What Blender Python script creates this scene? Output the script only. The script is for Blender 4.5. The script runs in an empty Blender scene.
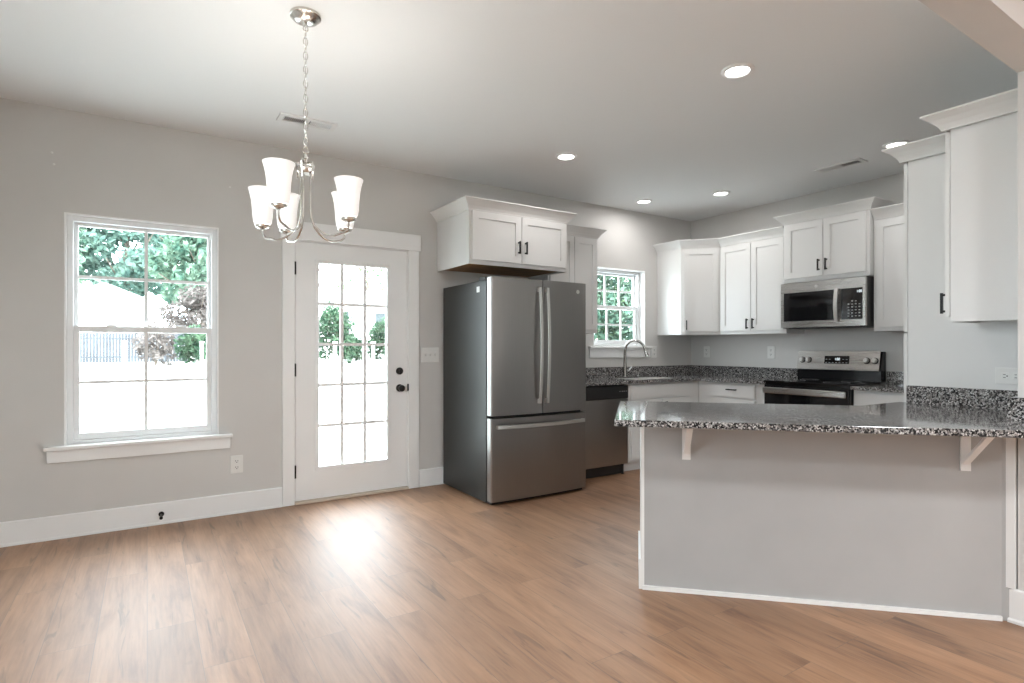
import bpy, bmesh, math, random
from mathutils import Vector, Matrix
PI = math.pi
R = math.radians
S = bpy.context.scene
COL = S.collection

# ------------------------------------------------------------------ camera, world, sun, exposure
cam_d = bpy.data.cameras.new('camera')
cam = bpy.data.objects.new('camera', cam_d)
COL.objects.link(cam)
cam.location = (0, 0, 1.217)
cam.rotation_euler = (R(90), 0, R(-32.76))
cam_d.sensor_width = 36.0
cam_d.lens = 567 / 1024 * 36
cam_d.shift_y = 6 / 1024
cam_d.clip_start = 0.02
S.camera = cam

W = bpy.data.worlds.new('sky')
S.world = W
W.use_nodes = True
bg = W.node_tree.nodes['Background']
bg.inputs[0].default_value = (0.83, 0.92, 1.0, 1)
bg.inputs[1].default_value = 15.0

S.view_settings.view_transform = 'Standard'
S.view_settings.look = 'None'
S.view_settings.gamma = 1.0
S.view_settings.use_curve_mapping = False
S.view_settings.exposure = 0.25

def light(name, kind, loc, power, rot=(0, 0, 0), color=(1, 1, 1), size=0.1, size_y=None):
    d = bpy.data.lights.new(name, kind)
    d.energy = power
    d.color = color
    if kind == 'AREA':
        if size_y:
            d.shape = 'RECTANGLE'; d.size = size; d.size_y = size_y
        else:
            d.shape = 'DISK'; d.size = size
    elif kind == 'SUN':
        d.angle = size
    else:
        d.shadow_soft_size = size
    o = bpy.data.objects.new(name, d)
    o.location = loc
    o.rotation_euler = rot
    COL.objects.link(o)
    return o

# the sun stands behind the house, high: no direct sun enters the room
light('sun', 'SUN', (0, 0, 20), 10.0, (R(38), R(14), 0), (1.0, 0.97, 0.93), R(0.6))
# unseen fill lamps without fixtures, added behind the camera for even light
FILL_POWER = 66
for lx, ly in ((1.75, -1.2), (5.0, -1.2), (1.75, -3.2), (5.0, -3.2)):
    light('added_fill_lamp', 'AREA', (lx, ly, 2.72), FILL_POWER, (0, 0, 0), (0.93, 0.97, 1.0), 0.5)
CAN_POWER = 3.9
BULB_POWER = 1.2
CANS = [(2.73, 1.951), (2.805, 3.564), (4.72, 2.016), (4.763, 3.59), (4.349, 4.22)]
for lx, ly in CANS:
    light('can_lamp', 'AREA', (lx, ly, 2.712), CAN_POWER, (0, 0, 0), (1, 0.98, 0.965), 0.12)
# portals only tell the renderer where the sky shines in
for px, py, pz, prot, pw, ph in ((0, 4.76, 1.34, (R(-90), 0, 0), 0.85, 1.48), (1.423, 4.76, 1.08, (R(-90), 0, 0), 0.58, 1.62), (4.37, 4.76, 1.66, (R(-90), 0, 0), 0.75, 0.84), (-1.21, 1.51, 1.66, (0, R(-90), 0), 1.26, 0.94)):
    po = light('sky_portal', 'AREA', (px, py, pz), 1, prot, (1, 1, 1), pw, ph)
    po.data.cycles.is_portal = True

# ------------------------------------------------------------------ materials
def new_mat(name):
    m = bpy.data.materials.new(name)
    m.use_nodes = True
    nt = m.node_tree
    return m, nt, nt.nodes['Principled BSDF']

def plain(name, col, rough=0.5, metal=0.0, spec=0.5, noise=0.0, nscale=8.0, bump=0.0, bscale=200.0, coat=0.0, emit=None, estr=0.0):
    m, nt, b = new_mat(name)
    N, L = nt.nodes, nt.links
    b.inputs['Base Color'].default_value = (*col, 1)
    b.inputs['Roughness'].default_value = rough
    b.inputs['Metallic'].default_value = metal
    b.inputs['Specular IOR Level'].default_value = spec
    b.inputs['Coat Weight'].default_value = coat
    if emit:
        b.inputs['Emission Color'].default_value = (*emit, 1)
        b.inputs['Emission Strength'].default_value = estr
    tc = N.new('ShaderNodeTexCoord')
    if noise:
        t = N.new('ShaderNodeTexNoise'); t.inputs['Scale'].default_value = nscale
        t.inputs['Detail'].default_value = 4
        r = N.new('ShaderNodeValToRGB')
        r.color_ramp.elements[0].position = 0.3; r.color_ramp.elements[1].position = 0.7
        r.color_ramp.elements[0].color = (*[c * (1 - noise) for c in col], 1)
        r.color_ramp.elements[1].color = (*[min(1, c * (1 + noise)) for c in col], 1)
        L.new(tc.outputs['Object'], t.inputs['Vector'])
        L.new(t.outputs['Fac'], r.inputs[0]); L.new(r.outputs[0], b.inputs['Base Color'])
    if bump:
        t2 = N.new('ShaderNodeTexNoise'); t2.inputs['Scale'].default_value = bscale
        bp = N.new('ShaderNodeBump'); bp.inputs['Strength'].default_value = bump
        bp.inputs['Distance'].default_value = 0.002
        L.new(tc.outputs['Object'], t2.inputs['Vector'])
        L.new(t2.outputs['Fac'], bp.inputs['Height']); L.new(bp.outputs[0], b.inputs['Normal'])
    return m

def brushed(name, col, rough, axis='z', var=0.05):
    m, nt, b = new_mat(name)
    N, L = nt.nodes, nt.links
    b.inputs['Metallic'].default_value = 1.0
    tc = N.new('ShaderNodeTexCoord'); mp = N.new('ShaderNodeMapping')
    mp.inputs['Scale'].default_value = {'z': (220, 220, 3), 'x': (3, 220, 220), 'y': (220, 3, 220)}[axis]
    t = N.new('ShaderNodeTexNoise'); t.inputs['Scale'].default_value = 1.0; t.inputs['Detail'].default_value = 3
    r = N.new('ShaderNodeMapRange')
    r.inputs['To Min'].default_value = rough - 0.04; r.inputs['To Max'].default_value = rough + 0.04
    c = N.new('ShaderNodeValToRGB')
    c.color_ramp.elements[0].color = (*[v * (1 - var) for v in col], 1)
    c.color_ramp.elements[1].color = (*[v * (1 + var) for v in col], 1)
    L.new(tc.outputs['Object'], mp.inputs['Vector']); L.new(mp.outputs[0], t.inputs['Vector'])
    L.new(t.outputs['Fac'], r.inputs['Value']); L.new(r.outputs[0], b.inputs['Roughness'])
    L.new(t.outputs['Fac'], c.inputs[0]); L.new(c.outputs[0], b.inputs['Base Color'])
    return m

def granite():
    m, nt, b = new_mat('granite')
    N, L = nt.nodes, nt.links
    tc = N.new('ShaderNodeTexCoord')
    v = N.new('ShaderNodeTexVoronoi'); v.inputs['Scale'].default_value = 165; v.inputs['Randomness'].default_value = 1
    n = N.new('ShaderNodeTexNoise'); n.inputs['Scale'].default_value = 75; n.inputs['Detail'].default_value = 5
    L.new(tc.outputs['Object'], v.inputs['Vector']); L.new(tc.outputs['Object'], n.inputs['Vector'])
    sep = N.new('ShaderNodeSeparateColor'); L.new(v.outputs['Color'], sep.inputs[0])
    mx = N.new('ShaderNodeMath'); mx.operation = 'MULTIPLY_ADD'; mx.inputs[1].default_value = 0.62
    mb_ = N.new('ShaderNodeMath'); mb_.operation = 'MULTIPLY'; mb_.inputs[1].default_value = 0.38
    L.new(n.outputs['Fac'], mb_.inputs[0])
    L.new(sep.outputs[0], mx.inputs[0]); L.new(mb_.outputs[0], mx.inputs[2])
    r = N.new('ShaderNodeValToRGB'); r.color_ramp.interpolation = 'CONSTANT'
    e = r.color_ramp.elements
    e[0].position = 0; e[0].color = (0.012, 0.012, 0.013, 1)
    e[1].position = 0.41; e[1].color = (0.10, 0.096, 0.094, 1)
    for p, c in ((0.52, (0.24, 0.226, 0.218, 1)), (0.63, (0.40, 0.385, 0.375, 1)), (0.73, (0.62, 0.61, 0.60, 1)), (0.78, (0.17, 0.15, 0.14, 1))):
        q = e.new(p); q.color = c
    L.new(mx.outputs[0], r.inputs[0]); L.new(r.outputs[0], b.inputs['Base Color'])
    b.inputs['Roughness'].default_value = 0.07
    b.inputs['Specular IOR Level'].default_value = 0.4
    return m

def plank_floor():
    m, nt, b = new_mat('vinyl_plank')
    N, L = nt.nodes, nt.links
    tc = N.new('ShaderNodeTexCoord')
    mp = N.new('ShaderNodeMapping'); mp.inputs['Rotation'].default_value = (0, 0, R(90))
    L.new(tc.outputs['Object'], mp.inputs['Vector'])
    br = N.new('ShaderNodeTexBrick')
    br.inputs['Scale'].default_value = 1.0
    br.inputs['Brick Width'].default_value = 1.22
    br.inputs['Row Height'].default_value = 0.18
    br.inputs['Mortar Size'].default_value = 0.0012
    br.inputs['Mortar Smooth'].default_value = 0.3
    br.inputs['Color1'].default_value = (0.0, 0.0, 0.0, 1)
    br.inputs['Color2'].default_value = (1, 1, 1, 1)
    br.inputs['Mortar'].default_value = (0.5, 0.5, 0.5, 1)
    br.offset = 0.37; br.offset_frequency = 2
    L.new(mp.outputs[0], br.inputs['Vector'])
    # grain: noise stretched along the plank, shifted for each plank
    sh = N.new('ShaderNodeVectorMath'); sh.operation = 'MULTIPLY_ADD'
    sh.inputs[1].default_value = (7.3, 3.1, 5.7)
    L.new(br.outputs['Color'], sh.inputs[0]); L.new(mp.outputs[0], sh.inputs[2])
    g1m = N.new('ShaderNodeMapping'); g1m.inputs['Scale'].default_value = (1.5, 11, 1)
    L.new(sh.outputs[0], g1m.inputs['Vector'])
    g1 = N.new('ShaderNodeTexNoise'); g1.inputs['Scale'].default_value = 1.0; g1.inputs['Detail'].default_value = 6
    g1.inputs['Roughness'].default_value = 0.62; g1.inputs['Distortion'].default_value = 0.6
    L.new(g1m.outputs[0], g1.inputs['Vector'])
    g2m = N.new('ShaderNodeMapping'); g2m.inputs['Scale'].default_value = (5, 90, 1)
    L.new(sh.outputs[0], g2m.inputs['Vector'])
    g2 = N.new('ShaderNodeTexNoise'); g2.inputs['Scale'].default_value = 1.0; g2.inputs['Detail'].default_value = 4
    L.new(g2m.outputs[0], g2.inputs['Vector'])
    r = N.new('ShaderNodeValToRGB'); e = r.color_ramp.elements
    e[0].position = 0.28; e[0].color = (0.165, 0.074, 0.034, 1)
    e[1].position = 0.72; e[1].color = (0.37, 0.203, 0.108, 1)
    q = e.new(0.46); q.color = (0.29, 0.147, 0.072, 1)
    L.new(g1.outputs['Fac'], r.inputs[0])
    fine = N.new('ShaderNodeMix'); fine.data_type = 'RGBA'; fine.blend_type = 'MULTIPLY'
    fr = N.new('ShaderNodeMapRange'); fr.inputs['From Min'].default_value = 0.3; fr.inputs['From Max'].default_value = 0.6
    fr.inputs['To Min'].default_value = 0.86; fr.inputs['To Max'].default_value = 1.05
    L.new(g2.outputs['Fac'], fr.inputs['Value'])
    fine.inputs['Factor'].default_value = 1
    L.new(r.outputs[0], fine.inputs[6]); L.new(fr.outputs[0], fine.inputs[7])
    g3m = N.new('ShaderNodeMapping'); g3m.inputs['Scale'].default_value = (2.6, 22, 1); g3m.inputs['Location'].default_value = (3.7, 1.9, 0)
    L.new(sh.outputs[0], g3m.inputs['Vector'])
    g3 = N.new('ShaderNodeTexNoise'); g3.inputs['Scale'].default_value = 1.0; g3.inputs['Detail'].default_value = 3; g3.inputs['Distortion'].default_value = 1.2
    L.new(g3m.outputs[0], g3.inputs['Vector'])
    kr = N.new('ShaderNodeMapRange'); kr.inputs['From Min'].default_value = 0.62; kr.inputs['From Max'].default_value = 0.72
    kr.inputs['To Min'].default_value = 1.0; kr.inputs['To Max'].default_value = 0.58
    L.new(g3.outputs['Fac'], kr.inputs['Value'])
    kn_ = N.new('ShaderNodeMix'); kn_.data_type = 'RGBA'; kn_.blend_type = 'MULTIPLY'; kn_.inputs['Factor'].default_value = 1
    L.new(fine.outputs[2], kn_.inputs[6]); L.new(kr.outputs[0], kn_.inputs[7])
    # plank to plank tone
    tone = N.new('ShaderNodeMapRange'); tone.inputs['To Min'].default_value = 0.88; tone.inputs['To Max'].default_value = 1.12
    sepc = N.new('ShaderNodeSeparateColor'); L.new(br.outputs['Color'], sepc.inputs[0])
    L.new(sepc.outputs[0], tone.inputs['Value'])
    tm = N.new('ShaderNodeMix'); tm.data_type = 'RGBA'; tm.blend_type = 'MULTIPLY'; tm.inputs['Factor'].default_value = 1
    L.new(kn_.outputs[2], tm.inputs[6]); L.new(tone.outputs[0], tm.inputs[7])
    seam = N.new('ShaderNodeMix'); seam.data_type = 'RGBA'
    L.new(br.outputs['Fac'], seam.inputs['Factor']); L.new(tm.outputs[2], seam.inputs[6])
    seam.inputs[7].default_value = (0.16, 0.10, 0.065, 1)
    L.new(seam.outputs[2], b.inputs['Base Color'])
    b.inputs['Roughness'].default_value = 0.55
    b.inputs['Specular IOR Level'].default_value = 0.65
    b.inputs['Coat Weight'].default_value = 0.6
    b.inputs['Coat Roughness'].default_value = 0.56
    b.inputs['Coat IOR'].default_value = 1.65
    bp = N.new('ShaderNodeBump'); bp.inputs['Strength'].default_value = 0.12; bp.inputs['Distance'].default_value = 0.001
    L.new(g2.outputs['Fac'], bp.inputs['Height']); L.new(bp.outputs[0], b.inputs['Normal'])
    return m

def glass_pane():
    m = bpy.data.materials.new('window_glass'); m.use_nodes = True
    nt = m.node_tree; N, L = nt.nodes, nt.links
    N.clear()
    out = N.new('ShaderNodeOutputMaterial'); mix = N.new('ShaderNodeMixShader')
    lw = N.new('ShaderNodeLayerWeight'); lw.inputs['Blend'].default_value = 0.5
    pw = N.new('ShaderNodeMath'); pw.operation = 'POWER'; pw.inputs[1].default_value = 5
    fr = N.new('ShaderNodeMath'); fr.operation = 'MULTIPLY_ADD'; fr.inputs[1].default_value = 0.96; fr.inputs[2].default_value = 0.035
    L.new(lw.outputs['Facing'], pw.inputs[0]); L.new(pw.outputs[0], fr.inputs[0])
    tr = N.new('ShaderNodeBsdfTransparent'); tr.inputs[0].default_value = (0.97, 0.985, 0.98, 1)
    gl = N.new('ShaderNodeBsdfGlossy'); gl.inputs['Roughness'].default_value = 0.01
    L.new(fr.outputs[0], mix.inputs[0]); L.new(tr.outputs[0], mix.inputs[1]); L.new(gl.outputs[0], mix.inputs[2])
    L.new(mix.outputs[0], out.inputs[0])
    return m

def foliage(name, dark, light_, scale=1.2):
    m = bpy.data.materials.new(name); m.use_nodes = True
    nt = m.node_tree; N, L = nt.nodes, nt.links
    N.clear()
    out = N.new('ShaderNodeOutputMaterial')
    tc = N.new('ShaderNodeTexCoord'); t = N.new('ShaderNodeTexNoise'); t.inputs['Scale'].default_value = scale
    t.inputs['Detail'].default_value = 5
    r = N.new('ShaderNodeValToRGB'); r.color_ramp.elements[0].position = 0.38; r.color_ramp.elements[1].position = 0.62
    r.color_ramp.elements[0].color = (*dark, 1); r.color_ramp.elements[1].color = (*light_, 1)
    d = N.new('ShaderNodeBsdfDiffuse'); tl = N.new('ShaderNodeBsdfTranslucent'); mx = N.new('ShaderNodeMixShader')
    mx.inputs[0].default_value = 0.35
    L.new(tc.outputs['Object'], t.inputs['Vector']); L.new(t.outputs['Fac'], r.inputs[0])
    L.new(r.outputs[0], d.inputs[0]); L.new(r.outputs[0], tl.inputs[0])
    L.new(d.outputs[0], mx.inputs[1]); L.new(tl.outputs[0], mx.inputs[2]); L.new(mx.outputs[0], out.inputs[0])
    return m

M = dict(
    wall=plain('wall_paint', (0.625, 0.61, 0.588), 0.6, noise=0.02, nscale=3, bump=0.06, bscale=260),
    ceil=plain('ceiling_paint', (0.80, 0.80, 0.795), 0.8, bump=0.05, bscale=180),
    trim=plain('trim_paint', (0.86, 0.86, 0.85), 0.35),
    cab=plain('cabinet_paint', (0.735, 0.728, 0.712), 0.38),
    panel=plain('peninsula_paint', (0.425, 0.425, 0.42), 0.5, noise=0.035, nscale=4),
    vinyl=plain('window_vinyl', (0.82, 0.83, 0.83), 0.35),
    ply=plain('cabinet_plywood', (0.36, 0.20, 0.085), 0.6, noise=0.2, nscale=9),
    black=plain('black_metal', (0.012, 0.012, 0.012), 0.35, 0.3),
    blackglass=plain('black_glass', (0.008, 0.008, 0.009), 0.06, spec=0.6),
    blackplastic=plain('black_plastic', (0.018, 0.018, 0.018), 0.35),
    blackenamel=plain('black_enamel', (0.010, 0.010, 0.011), 0.15),
    steel=brushed('stainless_steel', (0.33, 0.32, 0.31), 0.30, 'z'),
    steelh=brushed('stainless_steel_horizontal', (0.50, 0.48, 0.46), 0.28, 'y'),
    steelx=brushed('stainless_steel_cross', (0.36, 0.35, 0.34), 0.30, 'x'),
    bright=plain('polished_steel', (0.70, 0.69, 0.67), 0.34, 1.0),
    nickel=plain('brushed_nickel', (0.62, 0.59, 0.55), 0.26, 1.0),
    chrome=plain('faucet_steel', (0.42, 0.41, 0.39), 0.2, 1.0),
    frside=plain('refrigerator_side', (0.032, 0.033, 0.031), 0.34, 0.3, noise=0.06, nscale=3, bump=0.2, bscale=400),
    gasket=plain('rubber_gasket', (0.02, 0.02, 0.02), 0.7),
    granite=granite(), floor=plank_floor(), glass=glass_pane(),
    plate=plain('outlet_plastic', (0.78, 0.775, 0.75), 0.35),
    slot=plain('outlet_slot', (0.03, 0.03, 0.03), 0.6),
    thresh=plain('threshold_oak', (0.62, 0.52, 0.42), 0.5),
    lens=plain('lamp_lens', (0.9, 0.9, 0.88), 0.5, emit=(1.0, 0.97, 0.93), estr=9.0),
    shade=plain('frosted_glass_shade', (0.9, 0.89, 0.87), 0.4, emit=(1.0, 0.97, 0.93), estr=0.28),
    bulb=plain('lit_bulb', (1, 1, 1), 0.4, emit=(1.0, 0.95, 0.88), estr=12.0),
    ventw=plain('vent_enamel', (0.76, 0.755, 0.74), 0.45),
    dark=plain('dark_void', (0.02, 0.02, 0.02), 0.9),
    display=plain('lit_display', (0.02, 0.02, 0.02), 0.3, emit=(0.85, 0.95, 1.0), estr=1.5),
    print_=plain('panel_print', (0.42, 0.42, 0.42), 0.5),
    paper=plain('white_sticker', (0.85, 0.85, 0.84), 0.5),
    lawn=plain('pale_grass', (0.45, 0.47, 0.45), 0.9, noise=0.18, nscale=0.5, bump=0.5, bscale=30),
    siding=plain('white_siding', (0.78, 0.78, 0.78), 0.6),
    shingle=plain('pale_shingles', (0.50, 0.49, 0.48), 0.9, noise=0.1, nscale=3),
    housewin=plain('house_window_glass', (0.035, 0.045, 0.05), 0.3),
    fence=plain('weathered_fence', (0.034, 0.039, 0.046), 0.9, noise=0.25, nscale=1.3),
    post=plain('white_post', (0.8, 0.8, 0.8), 0.5),
    bark=plain('bark', (0.12, 0.095, 0.075), 0.9, noise=0.25, nscale=4),
    leafA=foliage('leaves_green', (0.045, 0.095, 0.07), (0.17, 0.25, 0.18)),
    leafB=foliage('leaves_bluish', (0.05, 0.10, 0.085), (0.17, 0.26, 0.21)),
    leafC=foliage('leaves_spring', (0.055, 0.11, 0.06), (0.20, 0.28, 0.15)),
    leafS=foliage('leaves_shrub', (0.018, 0.045, 0.028), (0.075, 0.125, 0.075), 2.5),
    leafD=foliage('leaves_pale', (0.07, 0.06, 0.055), (0.17, 0.15, 0.14)),
)

# ------------------------------------------------------------------ mesh builder
class MB:
    def __init__(s, off=(0, 0, 0), M=None):
        s.bm = bmesh.new(); s.off = Vector(off); s.M = M
    def v(s, p):
        p = Vector(p)
        if s.M is not None: p = s.M @ p
        return s.bm.verts.new(p - s.off)
    def f(s, vs):
        try: return s.bm.faces.new(vs)
        except ValueError: return None
    def box(s, x0, x1, y0, y1, z0, z1):
        vs = [s.v((x, y, z)) for z in (z0, z1) for y in (y0, y1) for x in (x0, x1)]
        for q in ((0, 2, 3, 1), (4, 5, 7, 6), (0, 1, 5, 4), (1, 3, 7, 5), (3, 2, 6, 7), (2, 0, 4, 6)):
            s.f([vs[i] for i in q])
        return s
    def prism(s, poly, z0, z1):
        a = [s.v((x, y, z0)) for x, y in poly]; b = [s.v((x, y, z1)) for x, y in poly]
        n = len(poly)
        s.f(a[::-1]); s.f(b)
        for i in range(n): s.f([a[i], a[(i + 1) % n], b[(i + 1) % n], b[i]])
        return s
    def extrude(s, pts, d):
        """closed 3-D polygon pushed along vector d"""
        d = Vector(d)
        a = [s.v(p) for p in pts]; b = [s.v(Vector(p) + d) for p in pts]
        n = len(pts)
        s.f(a[::-1]); s.f(b)
        for i in range(n): s.f([a[i], a[(i + 1) % n], b[(i + 1) % n], b[i]])
        return s
    def tube(s, pts, r, seg=8, cap=True, closed=False):
        pts = [Vector(p) for p in pts]; n = len(pts)
        rs = r if isinstance(r, (list, tuple)) else [r] * n
        rings = []; prev = None
        for i, p in enumerate(pts):
            if closed: t = pts[(i + 1) % n] - pts[i - 1]
            else: t = pts[min(i + 1, n - 1)] - pts[max(i - 1, 0)]
            t.normalize()
            if prev is None:
                a = Vector((0, 0, 1)) if abs(t.z) < 0.9 else Vector((1, 0, 0))
                u = t.cross(a).normalized()
            else:
                u = (prev - t * prev.dot(t)).normalized()
            prev = u; w = t.cross(u)
            rings.append([s.v(p + (u * math.cos(2 * PI * k / seg) + w * math.sin(2 * PI * k / seg)) * rs[i]) for k in range(seg)])
        for i in range(n if closed else n - 1):
            a, b = rings[i], rings[(i + 1) % n]
            for k in range(seg): s.f([a[k], a[(k + 1) % seg], b[(k + 1) % seg], b[k]])
        if cap and not closed:
            s.f(rings[0][::-1]); s.f(rings[-1])
        return s
    def lathe(s, prof, c=(0, 0, 0), seg=24, axis='z'):
        c = Vector(c); rings = []
        def P(r, h, a):
            x, y = r * math.cos(a), r * math.sin(a)
            return c + {'z': Vector((x, y, h)), 'y': Vector((x, h, y)), 'x': Vector((h, x, y))}[axis]
        for r, h in prof:
            if r < 1e-6: rings.append([s.v(P(0, h, 0))])
            else: rings.append([s.v(P(r, h, 2 * PI * k / seg)) for k in range(seg)])
        for a, b in zip(rings, rings[1:]):
            for k in range(seg):
                k2 = (k + 1) % seg
                if len(a) == 1 and len(b) > 1: s.f([a[0], b[k2], b[k]])
                elif len(b) == 1 and len(a) > 1: s.f([a[k], a[k2], b[0]])
                elif len(a) > 1: s.f([a[k], a[k2], b[k2], b[k]])
        return s
    def sweep(s, prof, path):
        """profile [(out, z)] carried along a plan polyline [(x, y)]; out is to the right of travel; mitred"""
        path = [Vector((x, y)) for x, y in path]; n = len(path); rows = []
        for i in range(n):
            ns = []
            for a, b in ((i - 1, i), (i, i + 1)):
                if a >= 0 and b < n:
                    d = (path[b] - path[a]).normalized(); ns.append(Vector((d.y, -d.x)))
            m = ns[0] if len(ns) == 1 else (ns[0] + ns[1]) / (1 + ns[0].dot(ns[1]))
            rows.append([s.v((path[i].x + m.x * o, path[i].y + m.y * o, z)) for o, z in prof])
        k = len(prof)
        for a, b in zip(rows, rows[1:]):
            for j in range(k): s.f([a[j], b[j], b[(j + 1) % k], a[(j + 1) % k]])
        s.f(rows[0]); s.f(rows[-1][::-1])
        return s
    def build(s, name, mat, parent=None, bevel=0.0, smooth=False):
        bmesh.ops.recalc_face_normals(s.bm, faces=s.bm.faces[:])
        me = bpy.data.meshes.new(name)
        s.bm.to_mesh(me); s.bm.free()
        me.materials.append(mat)
        if smooth:
            for p in me.polygons: p.use_smooth = True
        o = bpy.data.objects.new(name, me)
        COL.objects.link(o)
        if parent is not None: o.parent = parent
        if bevel:
            b = o.modifiers.new('bevel', 'BEVEL'); b.width = bevel; b.segments = 2; b.limit_method = 'ANGLE'
            b.angle_limit = R(40)
        elif smooth:
            e = o.modifiers.new('split', 'EDGE_SPLIT'); e.split_angle = R(40)
        return o

def tag(o, label, cat, group=None, kind=None):
    o['label'] = label; o['category'] = cat
    if group: o['group'] = group
    if kind: o['kind'] = kind
    return o
def root(name, label, cat, loc=(0, 0, 0), rz=0.0, group=None, kind=None):
    o = bpy.data.objects.new(name, None)
    o.empty_display_size = 0.1
    o.location = loc; o.rotation_euler = (0, 0, rz)
    COL.objects.link(o)
    return tag(o, label, cat, group, kind)
def dup(o, loc=None, rz=None, label=None, parent=None):
    c = o.copy(); COL.objects.link(c)
    if parent is not None: c.parent = parent
    if loc is not None: c.location = loc
    if rz is not None: c.rotation_euler = (0, 0, rz)
    if label: c['label'] = label
    for ch in list(o.children): dup(ch, parent=c)
    return c
def struct(name, mb, mat, label, cat, bevel=0.0):
    return tag(mb.build(name, mat, None, bevel), label, cat, None, 'structure')
def part(root_, name, mat, fn, bevel=0.0, smooth=False, parent=None, world=False, label=None):
    mb = MB(root_.location if world else (0, 0, 0)); fn(mb)
    o = mb.build(name, mat, parent or root_, bevel, smooth)
    if label: o['label'] = label
    return o

# ------------------------------------------------------------------ room shell
A, B, CH = 4.60, 5.535, 2.742          # back wall plane, right wall plane, ceiling
CY0, CY1, CX = 0.76, 0.896, 3.229      # partition wall towards the living room
LX = -1.05                             # left wall
W1 = (-0.447, 0.436, 0.590, 2.083)     # window openings x0 x1 z0 z1
W2 = (3.985, 4.757, 1.232, 2.085)
DR = (0.955, 1.892, 0.0, 2.052)

mb = MB(); mb.box(LX - 0.15, B + 0.15, -4.6, A + 0.15, -0.12, 0.0)
struct('floor', mb, M['floor'], 'light oak vinyl plank floor running toward the window wall', 'floor')
mb = MB(); mb.box(LX - 0.3, B + 0.3, -4.75, A + 0.3, CH, CH + 0.2)
struct('ceiling', mb, M['ceil'], 'flat off-white painted ceiling over the kitchen and dining area', 'ceiling')

mb = MB(); y0, y1 = A, A + 0.15
for x0, x1, z0, z1 in ((LX - 0.15, W1[0], 0, CH), (W1[0], W1[1], 0, W1[2]), (W1[0], W1[1], W1[3], CH), (W1[1], DR[0], 0, CH),
                       (DR[0], DR[1], DR[3], CH), (DR[1], W2[0], 0, CH), (W2[0], W2[1], 0, W2[2]), (W2[0], W2[1], W2[3], CH), (W2[1], B + 0.15, 0, CH)):
    mb.box(x0, x1, y0, y1, z0, z1)
struct('wall_back', mb, M['wall'], 'grey painted wall with the glazed door and both windows', 'wall')
mb = MB(); mb.box(B, B + 0.15, -4.6, A, 0, CH)
struct('wall_right', mb, M['wall'], 'grey painted wall behind the stove and microwave', 'wall')
mb = MB()
for y0_, y1_, z0_, z1_ in ((-4.6, 1.02, 0, CH), (2.00, A, 0, CH), (1.02, 2.00, 0, 1.02), (1.02, 2.00, 2.30, CH)): mb.box(LX - 0.15, LX, y0_, y1_, z0_, z1_)
struct('wall_left', mb, M['wall'], 'grey painted wall closing the dining area on the left', 'wall')
mb = MB()
mb.box(CX, B, CY0, CY1, 0, CH); mb.box(LX, -0.152, CY0, CY1, 0, CH); mb.box(-0.152, CX, CY0, CY1, 2.428, CH)
struct('wall_front', mb, M['wall'], 'grey partition wall end and header beam over the wide opening', 'wall')
mb = MB(); mb.box(LX, B, -4.6, -4.45, 0, CH)
struct('wall_rear', mb, M['wall'], 'grey wall of the living room behind the viewer', 'wall')

def base_prof(h=0.150, t=0.014):
    return [(0.0, 0.001), (0.022, 0.001), (0.022, 0.012), (t, 0.020), (t, h - 0.006), (t - 0.005, h), (0.0, h)]
mb = MB()
mb.sweep(base_prof(), [(LX, A), (0.866, A)]); mb.sweep(base_prof(), [(1.992, A), (3.15, A)])
struct('baseboard_back', mb, M['trim'], 'white baseboard along the window wall', 'baseboard')
mb = MB(); mb.sweep(base_prof(), [(CX, CY1 + 0.03), (CX, CY0), (3.6, CY0)])
struct('baseboard_right', mb, M['trim'], 'white baseboard wrapping the partition wall end', 'baseboard')
mb = MB(); mb.sweep(base_prof(), [(LX, CY1), (LX, A)])
struct('baseboard_left', mb, M['trim'], 'white baseboard along the left wall', 'baseboard')

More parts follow.
